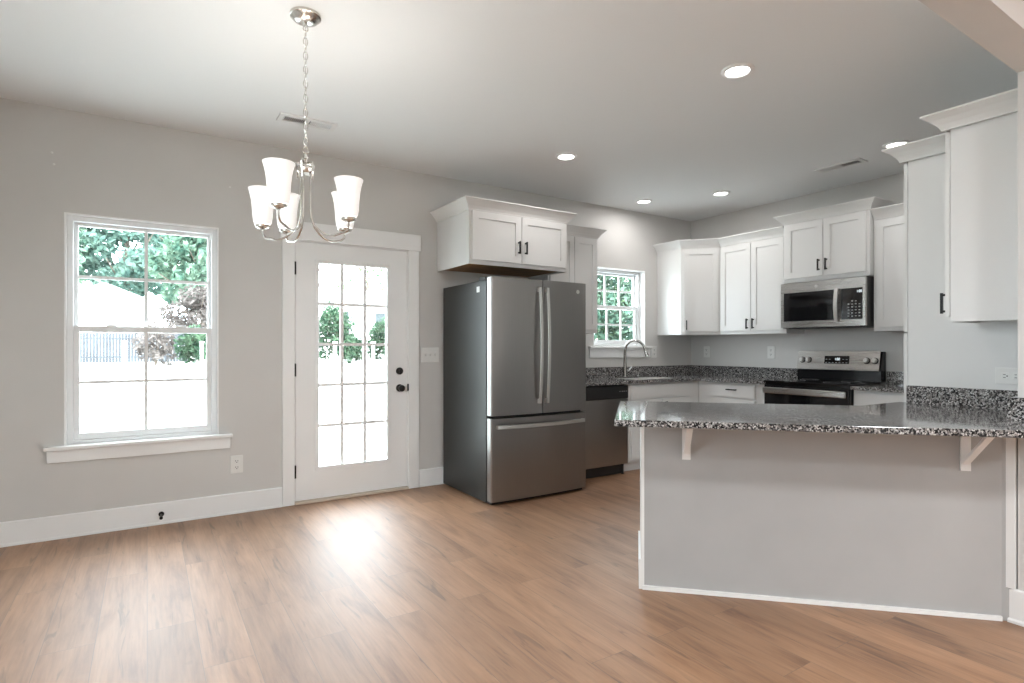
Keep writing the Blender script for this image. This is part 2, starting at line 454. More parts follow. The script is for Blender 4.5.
# ---- windows
def window(name, label, op, cols, rows, recess, stool, apron, locks):
    x0, x1, z0, z1 = op
    r = root(name, label, 'window', ((x0 + x1) / 2, A, z0), 0, None, 'structure')
    P = lambda n, m, fn, bevel=0.0, parent=None: part(r, n, M[m], fn, bevel, False, parent, True)
    yf = A + recess
    def liner(b):
        t = 0.010; ya = A - 0.004
        b.box(x0, x0 + t, ya, A + 0.145, z0, z1); b.box(x1 - t, x1, ya, A + 0.145, z0, z1)
        b.box(x0 + t, x1 - t, ya, A + 0.145, z1 - t, z1)
    P('jamb_liner', 'trim', liner)
    fi = 0.010; fw = 0.034
    a0, a1, b0, b1 = x0 + fi, x1 - fi, z0, z1 - fi
    def frame(b):
        b.box(a0, a0 + fw, yf, A + 0.14, b0, b1); b.box(a1 - fw, a1, yf, A + 0.14, b0, b1)
        b.box(a0 + fw, a1 - fw, yf, A + 0.14, b1 - fw, b1); b.box(a0 + fw, a1 - fw, yf, A + 0.14, b0, b0 + 0.022)
    P('window_frame', 'vinyl', frame, 0.003)
    zm = (b0 + b1) / 2 + 0.005
    def sash(nm, ya, yb, za, zb, sx, parts_bottom, parts_top):
        c0, c1 = a0 + fw + 0.001, a1 - fw - 0.001
        def fn(b):
            b.box(c0, c0 + sx, ya, yb, za, zb); b.box(c1 - sx, c1, ya, yb, za, zb)
            b.box(c0 + sx, c1 - sx, ya, yb, za, za + parts_bottom); b.box(c0 + sx, c1 - sx, ya, yb, zb - parts_top, zb)
        sh = P(nm, 'vinyl', fn, 0.002)
        g0, g1, h0, h1 = c0 + sx, c1 - sx, za + parts_bottom, zb - parts_top
        ym = (ya + yb) / 2
        P('glass', 'glass', lambda b: b.box(g0, g1, ym - 0.002, ym + 0.002, h0, h1), 0, sh)
        def mun(b):
            t = 0.010
            for i in range(1, cols):
                x = g0 + (g1 - g0) * i / cols; b.box(x - t, x + t, ym - 0.007, ym + 0.007, h0, h1)
            for j in range(1, rows):
                z = h0 + (h1 - h0) * j / rows; b.box(g0, g1, ym - 0.006, ym + 0.006, z - t, z + t)
        P('muntin', 'vinyl', mun, 0, sh)
        return sh
    sash('upper_sash', yf + 0.045, yf + 0.07, zm - 0.018, b1 - fw - 0.001, 0.022, 0.034, 0.022)
    lo = sash('lower_sash', yf + 0.012, yf + 0.042, b0 + 0.023, zm + 0.022, 0.030, 0.044, 0.040)
    for lx in locks:
        P('sash_lock', 'vinyl', lambda b: b.box(lx - 0.03, lx + 0.03, yf + 0.012, yf + 0.034, zm + 0.0225, zm + 0.034), 0.003, lo)
    P('window_sill', 'trim', lambda b: (b.box(stool[0], stool[1], A - 0.045, A - 0.001, z0 - 0.025, z0 - 0.001),
                                         b.box(x0 + 0.0005, x1 - 0.0005, A - 0.001, yf - 0.001, z0 - 0.025, z0 - 0.001)), 0.004)
    P('apron', 'trim', lambda b: b.box(stool[0] + 0.014, stool[1] - 0.014, A - 0.018, A - 0.001, apron, z0 - 0.026), 0.002)
    return r
# sill seats in the wall opening, so the wall below is cut 25 mm lower by the stool's tongue
window('window_1', 'tall white double-hung window left of the glazed door', W1, 2, 2, 0.030, (-0.546, 0.524), 0.485, (-0.2, 0.2))
window('window_2', 'small white double-hung window above the kitchen sink', W2, 3, 2, 0.070, (3.914, 4.838), 1.108, ())

w3 = window('window_added', 'unseen double-hung window added in the left wall for extra daylight', (-0.49, 0.49, 1.02, 2.30), 2, 2, 0.030, (-0.57, 0.57), 0.915, ())  # added out of view, lets more sky light into the dining area
w3.location = (LX, 1.51, 1.02); w3.rotation_euler = (0, 0, R(90))
# ---- door with casing
mb = MB()
mb.box(0.868, 0.956, A - 0.018, A - 0.0005, 0.001, 2.052); mb.box(1.891, 1.988, A - 0.018, A - 0.0005, 0.001, 2.052)
mb.box(0.856, 2.002, A - 0.026, A - 0.0005, 2.052, 2.192)
struct('trim_1', mb, M['trim'], 'white flat door casing with a tall head board', 'trim', 0.002)
d = root('door_1', 'white exterior door with fifteen glass lites between the window and refrigerator', 'door', (1.4235, A, 0), 0, None, 'structure')
P = lambda n, m, fn, bevel=0.0, parent=None, smooth=False, label=None: part(d, n, M[m], fn, bevel, smooth, parent, True, label)
dx0, dx1, dz0, dz1 = 0.9655, 1.8815, 0.024, 2.042
gx0, gx1, gz0, gz1 = 1.140, 1.706, 0.272, 1.888
ya, yb = A + 0.004, A + 0.048
def slab(b):
    b.box(dx0, gx0, ya, yb, dz0, dz1); b.box(gx1, dx1, ya, yb, dz0, dz1)
    b.box(gx0, gx1, ya, yb, dz0, gz0); b.box(gx0, gx1, ya, yb, gz1, dz1)
P('door_slab', 'trim', slab)
def lip(b):
    w = 0.026
    for z0, z1, x0, x1 in ((gz0 - w, gz0 + 0.004, gx0 - w, gx1 + w), (gz1 - 0.004, gz1 + w, gx0 - w, gx1 + w)):
        b.box(x0, x1, ya - 0.009, ya - 0.0002, z0, z1)
    b.box(gx0 - w, gx0 + 0.004, ya - 0.009, ya - 0.0002, gz0 + 0.004, gz1 - 0.004); b.box(gx1 - 0.004, gx1 + w, ya - 0.009, ya - 0.0002, gz0 + 0.004, gz1 - 0.004)
P('lite_frame', 'trim', lip, 0.004)
def muns(b):
    t = 0.012
    for i in (1, 2):
        x = gx0 + (gx1 - gx0) * i / 3; b.box(x - t, x + t, ya + 0.006, ya + 0.03, gz0, gz1)
    for j in range(1, 5):
        z = gz0 + (gz1 - gz0) * j / 5; b.box(gx0, gx1, ya + 0.007, ya + 0.029, z - t, z + t)
P('muntin', 'trim', muns)
P('glass', 'glass', lambda b: b.box(gx0, gx1, ya + 0.016, ya + 0.020, gz0, gz1))
P('door_jamb', 'trim', lambda b: (b.box(0.9555, 0.9635, A - 0.001, A + 0.149, 0.024, 2.0515), b.box(1.8835, 1.8915, A - 0.001, A + 0.149, 0.024, 2.0515),
                                  b.box(0.9635, 1.8835, A - 0.001, A + 0.149, 2.044, 2.0515)))
P('threshold', 'thresh', lambda b: b.box(0.957, 1.890, A - 0.03, A + 0.149, 0.0005, 0.020), 0.004, None, False, 'oak door threshold')
for hz in (0.254, 1.043, 1.832):
    P('hinge', 'black', lambda b: (b.tube([(0.9625, A - 0.007, hz - 0.05), (0.9625, A - 0.007, hz + 0.05)], 0.0075, 10)), 0, None, True, 'black door hinge')
def knob(b, x, z, prof): b.lathe([(r_, -h_) for r_, h_ in prof], (x, ya, z), 20, 'y')
P('deadbolt', 'black', lambda b: knob(b, 1.816, 1.016, [(0, 0), (0.031, 0.0), (0.031, 0.012), (0.027, 0.018), (0.012, 0.019), (0.012, 0.034), (0, 0.034)]), 0, None, True, 'black deadbolt thumb turn')
kn = P('door_knob', 'black', lambda b: knob(b, 1.816, 0.871, [(0, 0), (0.032, 0), (0.032, 0.008), (0.026, 0.012), (0.012, 0.016), (0.012, 0.034), (0.022, 0.040), (0.029, 0.052), (0.027, 0.064), (0.015, 0.071), (0, 0.072)]), 0, None, True, 'round black door knob')
P('strike_plate', 'black', lambda b: b.box(1.8805, 1.8925, A - 0.0195, A - 0.012, 0.845, 0.905), 0, None, False, 'black latch plate')

# ------------------------------------------------------------------ shared cabinet pieces (local frame: x along the wall, y out of the wall, z up)
def shaker(b, x0, x1, y, z0, z1, rail=0.058, t=0.020, rec=0.009):
    b.box(x0, x0 + rail, y, y + t, z0, z1); b.box(x1 - rail, x1, y, y + t, z0, z1)
    b.box(x0 + rail, x1 - rail, y, y + t, z0, z0 + rail); b.box(x0 + rail, x1 - rail, y, y + t, z1 - rail, z1)
    b.box(x0 + rail, x1 - rail, y, y + t - rec, z0 + rail, z1 - rail)
def slabfront(b, x0, x1, y, z0, z1, t=0.020):
    c = 0.010
    b.box(x0, x1, y, y + t - 0.006, z0, z1)
    b.box(x0 + c, x1 - c, y + t - 0.006, y + t, z0 + c, z1 - c)
def pull(b, x, y, z, L=0.105, vert=True):
    h = L / 2; k = 0.0055
    if vert:
        b.box(x - k, x + k, y + 0.022, y + 0.033, z - h, z + h)
        for q in (-1, 1): b.box(x - k, x + k, y, y + 0.022, z + q * (h - 2 * k) - k, z + q * (h - 2 * k) + k)
    else:
        b.box(x - h, x + h, y + 0.022, y + 0.033, z - k, z + k)
        for q in (-1, 1): b.box(x + q * (h - 2 * k) - k, x + q * (h - 2 * k) + k, y, y + 0.022, z - k, z + k)
def crown_prof(z0, z1, out=0.068):
    h = z1 - z0
    return [(-0.005, z0), (0.008, z0), (0.010, z0 + 0.10 * h), (0.022, z0 + 0.34 * h), (0.042, z0 + 0.62 * h), (out - 0.006, z0 + 0.86 * h),
            (out, z0 + 0.90 * h), (out, z1), (-0.005, z1)]
# matrices from the local frame: on the back wall the front faces -y, on the right wall it faces -x
def frameA(x): return (x, A, 0.0), PI
def frameB(y): return (B, y, 0.0), PI / 2

def upper(name_label, loc, rz, w, d, z0, z1, doors, crown_top, crown_path, pulls, recess_bottom=None, crown_z0=None, group=None):
    r = root('upper_cabinet', name_label, 'cabinet', loc, rz, group)
    g = 0.001
    def body(b):
        t = 0.016
        b.box(g, w - g, g, d - t - 0.0, z0 + 0.022, z1)
        b.box(g, t, g, d, z0, z0 + 0.022); b.box(w - t, w - g, g, d, z0, z0 + 0.022)
        b.box(t, w - t, d - t, d, z0, z0 + 0.022); b.box(g, w - g, d - t, d, z0 + 0.022, z1)
    part(r, 'carcass', M['cab'], body)
    if recess_bottom:
        part(r, 'bottom_panel', M[recess_bottom], lambda b: b.box(0.017, w - 0.017, 0.004, d - 0.017, z0 + 0.015, z0 + 0.0215), label='unpainted brown plywood bottom')
    for (x0, x1, zz0, zz1), pl in zip(doors, pulls):
        dr = part(r, 'door', M['cab'], lambda b: shaker(b, x0, x1, d + 0.0005, zz0, zz1))
        if pl:
            part(r, 'handle', M['black'], lambda b: pull(b, pl[0], d + 0.0205, pl[1]), 0, False, dr, label='black bar pull')
    if crown_path:
        part(r, 'crown_moulding', M['cab'], lambda b: b.sweep(crown_prof(crown_z0 or z1 - 0.012, crown_top), crown_path))
    return r

# cabinet over the refrigerator (front face plane y = 3.985)
loc, rz = frameA(3.160)
wF, dF = 0.993, 0.595
upper('wide white two-door cabinet hung over the refrigerator', loc, rz, wF, dF, 1.892, 2.336,
      [(0.022, wF / 2 - 0.004, 1.925, 2.318), (wF / 2 + 0.004, wF - 0.022, 1.925, 2.318)], 2.412,
      [(0.0, 0.002), (0.0, dF), (wF, dF), (wF, 0.002)][::-1], [(wF / 2 - 0.035, 2.055), (wF / 2 + 0.035, 2.055)], 'ply')
# cabinet between it and the sink window
loc, rz = frameA(3.776)
w = 0.614; dA = 0.305
upper('tall white wall cabinet between refrigerator and sink window', loc, rz, w, dA, 1.358, 2.312,
      [(0.018, w / 2 - 0.003, 1.392, 2.288), (w / 2 + 0.003, w - 0.018, 1.392, 2.288)], 2.388,
      [(0.0, 0.002), (0.0, dA), (w - 0.002, dA)][::-1], [None, None])
# two-door cabinet on the stove wall
loc, rz = frameB(3.196)
w = 0.755; dB = 0.300
upper('white two-door wall cabinet left of the microwave', loc, rz, w, dB, 1.356, 2.318,
      [(0.020, w / 2 - 0.003, 1.392, 2.292), (w / 2 + 0.003, w - 0.012, 1.392, 2.292)], 2.394,
      [(0.001, dB), (w - 0.002, dB)][::-1], [(w / 2 - 0.034, 1.462), (w / 2 + 0.034, 1.462)])
# cabinet over the microwave: taller and deeper
loc, rz = frameB(2.412)
w = 0.780; dM = 0.355
upper('raised white two-door cabinet directly above the microwave', loc, rz, w, dM, 1.834, 2.402,
      [(0.026, w / 2 - 0.003, 1.872, 2.384), (w / 2 + 0.003, w - 0.026, 1.872, 2.384)], 2.482,
      [(0.0, 0.002), (0.0, dM), (w, dM), (w, 0.002)][::-1], [(w / 2 - 0.034, 1.972), (w / 2 + 0.034, 1.972)], None, 2.396)
# cabinet right of the microwave, running behind the pantry
loc, rz = frameB(1.75)
w = 0.658
upper('white wall cabinet right of the microwave, partly hidden by the pantry', loc, rz, w, dB, 1.356, 2.318,
      [(0.018, w / 2 - 0.003, 1.392, 2.292), (w / 2 + 0.003, w - 0.026, 1.392, 2.292)], 2.394,
      [(0.001, dB), (w - 0.002, dB)][::-1], [None, None])

# diagonal corner cabinet (built in world coordinates)
cx, cy = 4.952, 4.250
poly = [(cx, A - 0.001), (B - 0.001, A - 0.001), (B - 0.001, 3.956), (5.246, 3.956), (cx, cy)]
r = root('corner_upper_cabinet', 'white diagonal corner wall cabinet right of the sink window', 'cabinet', (5.24, 4.28, 0))
part(r, 'carcass', M['cab'], lambda b: b.prism(poly, 1.358, 2.318), world=True)
pa, pb = Vector((cx, cy, 0)), Vector((5.246, 3.956, 0))
ud = (pb - pa).normalized(); nd = Vector((-ud.y, ud.x, 0)) * -1
if nd.x > 0: nd = -nd
Mx = Matrix(((ud.x, nd.x, 0, pa.x), (ud.y, nd.y, 0, pa.y), (0, 0, 1, 0), (0, 0, 0, 1)))
Ld = (pb - pa).length
def inM(fn):
    def go(b):
        b.M = Mx; fn(b)
    return go
dr = part(r, 'door', M['cab'], inM(lambda b: shaker(b, 0.028, Ld - 0.028, 0.0005, 1.392, 2.292)), world=True)
part(r, 'handle', M['black'], inM(lambda b: pull(b, 0.055, 0.021, 1.462)), world=True, parent=dr, label='black bar pull')
part(r, 'crown_moulding', M['cab'], lambda b: b.sweep(crown_prof(2.306, 2.394), [(cx, A - 0.002), (cx, cy), (5.246, 3.956)]), world=True)

# near upper cabinet on the partition wall, door facing the back wall
r = root('upper_cabinet', 'closest white wall cabinet, plain side panel against the partition end', 'cabinet', (3.372, CY1, 0))
part(r, 'carcass', M['cab'], lambda b: (b.box(0.0, 0.335, 0.001, 0.300, 1.365, 2.33), b.box(0.0, 0.004, 0.001, 0.286, 1.345, 1.365), b.box(0.331, 0.335, 0.001, 0.3, 1.345, 1.365), b.box(0.004, 0.331, 0.286, 0.300, 1.345, 1.365),
                                    b.box(-0.004, -0.0002, 0.001, 0.276, 1.345, 2.299)), 0)
dr = part(r, 'door', M['cab'], lambda b: shaker(b, 0.006, 0.329, 0.304, 1.372, 2.295))
part(r, 'handle', M['black'], lambda b: pull(b, 0.040, 0.3245, 1.442), parent=dr, label='black bar pull')
part(r, 'crown_moulding', M['cab'], lambda b: b.sweep(crown_prof(2.300, 2.380, 0.075), [(0.335, 0.3225), (-0.018, 0.3225), (-0.018, 0.002)]))

# tall pantry
r = root('pantry_cabinet', 'floor-to-crown white pantry cabinet standing behind the peninsula counter', 'cabinet', (3.735, CY1, 0))
part(r, 'carcass', M['cab'], lambda b: (b.box(0.0, 0.60, 0.002, 0.636, 0.10, 2.325), b.box(0.0, 0.60, 0.002, 0.56, 0.001, 0.10),
                                    b.box(-0.004, -0.0002, 0.002, 0.612, 0.90, 2.297)))
for za, zb in ((0.13, 1.30), (1.31, 2.294)):
    dr = part(r, 'door', M['cab'], lambda b: shaker(b, 0.003, 0.597, 0.640, za, zb))
    part(r, 'handle', M['black'], lambda b: pull(b, 0.55, 0.6605, za + (0.95 if za < 1 else 0.1)), parent=dr)
part(r, 'crown_moulding', M['cab'], lambda b: b.sweep(crown_prof(2.298, 2.382, 0.075), [(0.60, 0.662), (-0.018, 0.662), (-0.018, 0.406)]))

# ------------------------------------------------------------------ base cabinets
CT, CB = 0.897, 0.867                     # counter top / underside
YF, XF = 3.990, 4.930                     # front planes of the base cabinets
def base(label, loc, rz, w, d, fronts, group=None):
    r = root('base_cabinet', label, 'cabinet', loc, rz, group)
    part(r, 'carcass', M['cab'], lambda b: (b.box(0.001, w - 0.001, 0.002, d, 0.10, CB - 0.001), b.box(0.001, w - 0.001, 0.002, d - 0.075, 0.001, 0.10)))
    for kind, x0, x1, z0, z1, pl in fronts:
        fn = (lambda b: shaker(b, x0, x1, d + 0.0005, z0, z1)) if kind == 'door' else (lambda b: slabfront(b, x0, x1, d + 0.0005, z0, z1))
        o = part(r, kind, M['cab'], fn)
        if pl: part(r, 'handle', M['black'], lambda b: pull(b, pl[0], d + 0.0205, pl[1], 0.11, pl[2]), parent=o, label='black bar pull')
    return r
dbA = A - YF - 0.02; dbB = B - XF - 0.02
loc, rz = frameA(4.949); w = 1.056
base('white sink base cabinet with a blank drawer front under the window', loc, rz, w, dbA,
     [('drawer_front', 0.150, w - 0.055, 0.715, 0.848, None), ('door', 0.150, w / 2 + 0.045, 0.13, 0.700, (w / 2 + 0.01, 0.62, True)), ('door', w / 2 + 0.051, w - 0.055, 0.13, 0.700, (w / 2 + 0.085, 0.62, True))])
loc, rz = frameA(3.272); w = 0.115
r = root('filler_panel', 'narrow white filler between refrigerator and dishwasher', 'cabinet', loc, rz)
part(r, 'carcass', M['cab'], lambda b: (b.box(0.0, w, 0.002, dbA + 0.02, 0.10, CB - 0.001), b.box(0, w, 0.002, dbA - 0.055, 0.001, 0.10)))
loc, rz = frameB(3.216); w = 0.793
base('white base cabinet with one drawer left of the stove', loc, rz, w, dbB,
     [('drawer_front', 0.118, w - 0.173, 0.715, 0.848, (0.368, 0.795, False)), ('door', 0.118, w - 0.173, 0.13, 0.700, None)])
loc, rz = frameB(1.60); w = 0.832
base('white base cabinet right of the stove, glimpsed past the peninsula counter', loc, rz, w, dbB,
     [('drawer_front', 0.03, w - 0.100, 0.715, 0.848, None), ('door', 0.03, w - 0.100, 0.13, 0.700, None)])

# ------------------------------------------------------------------ counters
sx0, sx1, sy0, sy1 = 4.07, 4.72, 4.05, 4.42      # sink cut-out
r = root('countertop', 'speckled grey granite countertop wrapping from the sink to the stove', 'countertop', (4.3, 4.3, CB))
def top(b):
    fy, fx = YF - 0.035, XF - 0.035
    b.box(3.155, sx0, fy, A - 0.001, CB, CT); b.box(sx1, B - 0.001, fy, A - 0.001, CB, CT)
    b.box(sx0, sx1, fy, sy0, CB, CT); b.box(sx0, sx1, sy1, A - 0.001, CB, CT)
    b.box(fx, B - 0.001, 3.214, fy, CB, CT)
part(r, 'slab', M['granite'], top, world=True)
part(r, 'backsplash', M['granite'], lambda b: (b.box(3.155, B - 0.001, A - 0.021, A - 0.001, CT + 0.0002, CT + 0.108),
                                           b.box(B - 0.021, B - 0.001, 3.216, A - 0.021, CT + 0.0002, CT + 0.108)), world=True)
r = root('countertop', 'short granite countertop piece right of the stove', 'countertop', (5.2, 2.0, CB))
part(r, 'slab', M['granite'], lambda b: b.box(XF - 0.035, B - 0.001, 1.60, 2.432, CB, CT), world=True)
part(r, 'backsplash', M['granite'], lambda b: b.box(B - 0.021, B - 0.001, 1.60, 2.432, CT + 0.0002, CT + 0.108), world=True)

# peninsula
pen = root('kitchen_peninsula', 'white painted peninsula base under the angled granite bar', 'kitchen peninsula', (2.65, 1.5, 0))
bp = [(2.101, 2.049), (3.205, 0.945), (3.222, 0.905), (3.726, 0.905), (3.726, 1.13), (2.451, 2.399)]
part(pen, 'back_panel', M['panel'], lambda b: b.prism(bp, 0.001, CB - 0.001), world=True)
q2 = 2 ** 0.5
def alongP(a0, a1, o0, o1):   # a along (1,-1)/sqrt2 from the left end, o outwards towards the diner
    def pt(a, o): return (2.101 + a / q2 - o / q2, 2.049 - a / q2 - o / q2)
    return [pt(a0, o0), pt(a1, o0), pt(a1, o1), pt(a0, o1)]
LP = 1.558
part(pen, 'shoe_moulding', M['trim'], lambda b: b.prism(alongP(0.0, LP, 0.0004, 0.013), 0.001, 0.021), world=True, label='thin white shoe moulding')
part(pen, 'corner_trim', M['trim'], lambda b: b.prism(alongP(-0.005, 0.009, 0.0004, 0.006), 0.021, CB - 0.002), world=True)
part(pen, 'end_panel', M['cab'], lambda b: b.prism(alongP(-0.008, -0.0004, -0.48, 0.0), 0.15, CB - 0.002), world=True)
part(pen, 'end_baseboard', M['trim'], lambda b: b.prism(alongP(-0.018, -0.0004, -0.45, 0.006), 0.001, 0.15), world=True)
part(pen, 'end_trim', M['trim'], lambda b: b.box(CX - 0.019, CX - 0.0012, 0.90, 0.932, 0.152, CB - 0.002), world=True)

r = root('peninsula_countertop', 'angled granite breakfast bar countertop on the white peninsula', 'countertop', (2.65, 1.3, CB))
fs = 3.615
bs = 4.895
tp = [((fs - 0.126) / 2, (fs + 0.126) / 2), (fs - 0.62, 0.62), (CX - 0.001, 0.62), (CX - 0.001, CY1 + 0.001), (3.728, CY1 + 0.001), (3.728, 1.575), (bs - 1.59, 1.59), ((bs - 0.126) / 2, (bs + 0.126) / 2)]
part(r, 'slab', M['granite'], lambda b: b.prism(tp, CB, CT), 0.003, world=True)
part(r, 'backsplash', M['granite'], lambda b: (b.box(3.709, 3.729, CY1 + 0.022, 1.53, CT + 0.0002, CT + 0.100), b.box(CX, 3.729, CY1 + 0.001, CY1 + 0.021, CT + 0.0002, CT + 0.100)), world=True)
part(r, 'side_splash', M['granite'], lambda b: b.box(CX - 0.021, CX - 0.001, 0.66, 0.926, CT + 0.0002, CT + 0.100), world=True)

# brackets under the overhang (local: x sideways, y out from the panel, z up to the underside)
def bracket(label):
    r = root('bracket', label, 'bracket', (0, 0, 0), 0, 'white brackets under the granite overhang')
    part(r, 'wall_leg', M['trim'], lambda b: b.box(-0.020, 0.020, 0.001, 0.009, -0.205, -0.001))
    part(r, 'top_arm', M['trim'], lambda b: b.box(-0.020, 0.020, 0.009, 0.255, -0.009, -0.001))
    part(r, 'brace', M['trim'], lambda b: b.extrude([(-0.014, 0.0095, -0.175), (-0.014, 0.0095, -0.158), (-0.014, 0.190, -0.0095), (-0.014, 0.212, -0.0095)], (0.028, 0, 0)))
    return r
def onpanel(a): return (2.101 + a / q2, 2.049 - a / q2, CB - 0.0005)
b1 = bracket('white triangular shelf bracket near the free end of the peninsula')
b1.location = onpanel(0.212); b1.rotation_euler = (0, 0, R(135))
dup(b1, onpanel(1.418), R(135), 'white triangular shelf bracket near the partition wall end')

# ------------------------------------------------------------------ sink and faucet
r = root('sink', 'undermount stainless sink basin below the small window', 'sink', (4.395, 4.235, CB))
def basin(b):
    t = 0.008
    b.box(sx0 + 0.001, sx0 + t, sy0 + 0.001, sy1 - 0.001, CB - 0.0, CT - 0.006)
    b.box(sx1 - t, sx1 - 0.001, sy0 + 0.001, sy1 - 0.001, CB, CT - 0.006)
    b.box(sx0 + t, sx1 - t, sy0 + 0.001, sy0 + t, CB, CT - 0.006); b.box(sx0 + t, sx1 - t, sy1 - t, sy1 - 0.001, CB, CT - 0.006)
    b.box(sx0 + 0.001, sx1 - 0.001, sy0 + 0.001, sy1 - 0.001, CB - 0.0005, CB + 0.004)
part(r, 'basin', M['bright'], basin, world=True)
part(r, 'drain', M['chrome'], lambda b: b.lathe([(0, 0.0045), (0.045, 0.0045), (0.045, 0.008), (0.03, 0.006), (0, 0.006)], (4.395, 4.235, CB)), world=True, smooth=True)

fx, fy = 4.325, 4.475
r = root('faucet', 'tall steel gooseneck pull-down faucet at the sink', 'faucet', (fx, fy, CT))
part(r, 'base_plate', M['chrome'], lambda b: b.prism([(0.13 * math.copysign(abs(math.cos(t_)) ** 0.6, math.cos(t_)), 0.03 * math.copysign(abs(math.sin(t_)) ** 0.6, math.sin(t_))) for t_ in [2 * PI * k / 24 for k in range(24)]], 0.0005, 0.008), 0.002)
arc = [(0, 0, 0.008), (0, 0, 0.12), (0, 0, 0.24)]
ux, uy = 0.62, -0.785
for k in range(1, 13):
    a_ = PI * k / 12 * 0.93
    rr = 0.105
    arc.append(((rr - rr * math.cos(a_)) * ux, (rr - rr * math.cos(a_)) * uy, 0.285 + rr * math.sin(a_) * 1.05))
part(r, 'spout', M['chrome'], lambda b: b.tube(arc, [0.023, 0.019, 0.016] + [0.0145] * 12, 14), smooth=True)
e = Vector(arc[-1]); dn = (Vector(arc[-1]) - Vector(arc[-2])).normalized()
part(r, 'spray_head', M['chrome'], lambda b: b.tube([e + dn * 0.001, e + dn * 0.03, e + dn * 0.085], [0.0135, 0.017, 0.019], 14), smooth=True)
part(r, 'spray_button', M['blackplastic'], lambda b: b.tube([e + dn * 0.035 + Vector((0.014, 0.006, 0)), e + dn * 0.06 + Vector((0.022, 0.008, 0))], 0.010, 10), smooth=True, label='black spray button')
part(r, 'lever_handle', M['chrome'], lambda b: (b.tube([(0.015, 0, 0.065), (0.05, -0.005, 0.068)], 0.013, 10), b.tube([(0.046, -0.005, 0.068), (0.10, -0.01, 0.105)], [0.008, 0.006], 8)), smooth=True)
r = root('soap_dispenser', 'small steel pump right of the faucet', 'soap dispenser', (fx + 0.20, fy, CT))
part(r, 'base', M['chrome'], lambda b: b.lathe([(0, 0.0005), (0.020, 0.0005), (0.020, 0.006), (0.011, 0.012), (0.010, 0.05), (0, 0.05)]), smooth=True)
part(r, 'spout', M['chrome'], lambda b: b.tube([(0, 0, 0.0505), (0, 0, 0.066), (-0.02, -0.035, 0.072), (-0.026, -0.048, 0.062)], [0.011, 0.010, 0.007, 0.006], 10), smooth=True)

# ------------------------------------------------------------------ refrigerator
FX0, FX1 = 2.208, 3.150
r = root('refrigerator', 'stainless french-door refrigerator with dark grey sides beside the glazed door', 'refrigerator', ((FX0 + FX1) / 2, 4.2, 0))
fc = (FX0 + FX1) / 2
YB, YD = 3.800, 3.792           # case front, door back
part(r, 'body', M['frside'], lambda b: b.box(FX0, FX1, YB, 4.560, 0.012, 1.744), 0.006, world=True, label='dark grey refrigerator case')
part(r, 'gasket', M['gasket'], lambda b: (b.box(FX0 + 0.012, FX1 - 0.012, YD - 0.004, YB - 0.0005, 0.035, 1.740)), world=True)
def front_y(x): return 3.724 - 0.020 * (1 - ((x - fc) / ((FX1 - FX0) / 2)) ** 2)
def door_poly(x0, x1, rl, rr):
    pts = [(x0, YD - 0.006), (x0, front_y(x0) + rl)]
    fr_ = [0, 0.004, 0.010, 0.017, 0.026] + [0.06 + 0.88 * k / 12 for k in range(13)] + [0.974, 0.983, 0.990, 0.996, 1]
    for q_ in fr_:
        x = x0 + (x1 - x0) * q_
        y = front_y(x)
        dl, drr = x - x0, x1 - x
        if rl and dl < rl: y = front_y(x) + rl - math.sqrt(max(0, rl * rl - (rl - dl) ** 2))
        if rr and drr < rr: y = front_y(x) + rr - math.sqrt(max(0, rr * rr - (rr - drr) ** 2))
        pts.append((x, y))
    pts += [(x1, front_y(x1) + rr), (x1, YD - 0.006)]
    out = []
    for p in pts:
        if not out or (Vector(p) - Vector(out[-1])).length > 1e-4: out.append(p)
    return out
def vhandle(b, x):
    pts = []; n = 12
    y0 = front_y(x)
    for k in range(n + 1):
        t_ = k / n; z = 0.772 + t_ * 0.925
        pts.append((x, y0 - 0.034 - 0.024 * math.sin(PI * t_), z))
    hw = 0.0125; th = 0.010
    rows = []
    for p in pts:
        rows.append([b.v((p[0] - hw, p[1] + th, p[2])), b.v((p[0] - hw * 0.8, p[1], p[2])), b.v((p[0] + hw * 0.8, p[1], p[2])), b.v((p[0] + hw, p[1] + th, p[2]))])
    for a_, c_ in zip(rows, rows[1:]):
        for k in range(4): b.f([a_[k], a_[(k + 1) % 4], c_[(k + 1) % 4], c_[k]])
    b.f(rows[0][::-1]); b.f(rows[-1])
    for z in (0.772, 1.697 - 0.035):
        b.box(x - hw * 0.8, x + hw * 0.8, y0 - 0.033, y0 - 0.001, z, z + 0.035)
for side, x0, x1, rl, rr, hx in (('l', FX0, fc - 0.003, 0.012, 0.004, fc - 0.044), ('r', fc + 0.003, FX1, 0.004, 0.012, fc + 0.030)):
    dr = part(r, 'door', M['steel'], lambda b: b.prism(door_poly(x0, x1, rl, rr), 0.690, 1.760), world=True)
    part(r, 'handle', M['bright'], lambda b: vhandle(b, hx), world=True, parent=dr, label='long bowed steel handle')
fz = part(r, 'freezer_drawer', M['steel'], lambda b: b.prism(door_poly(FX0, FX1, 0.012, 0.012), 0.030, 0.668), world=True)
def dhandle(b):
    n = 16; rows = []
    for k in range(n + 1):
        t_ = k / n; x = FX0 + 0.042 + t_ * (FX1 - FX0 - 0.084); y = front_y(x) - 0.030 - 0.026 * math.sin(PI * t_); z = 0.604
        rows.append([b.v((x, y + 0.010, z - 0.016)), b.v((x, y, z - 0.012)), b.v((x, y, z + 0.012)), b.v((x, y + 0.010, z + 0.016))])
    for a_, c_ in zip(rows, rows[1:]):
        for k in range(4): b.f([a_[k], a_[(k + 1) % 4], c_[(k + 1) % 4], c_[k]])
    b.f(rows[0][::-1]); b.f(rows[-1])
    for x in (FX0 + 0.043, FX1 - 0.043 - 0.022): b.box(x, x + 0.022, front_y(x) - 0.030, front_y(x) - 0.001 + 0.0, 0.590, 0.618)
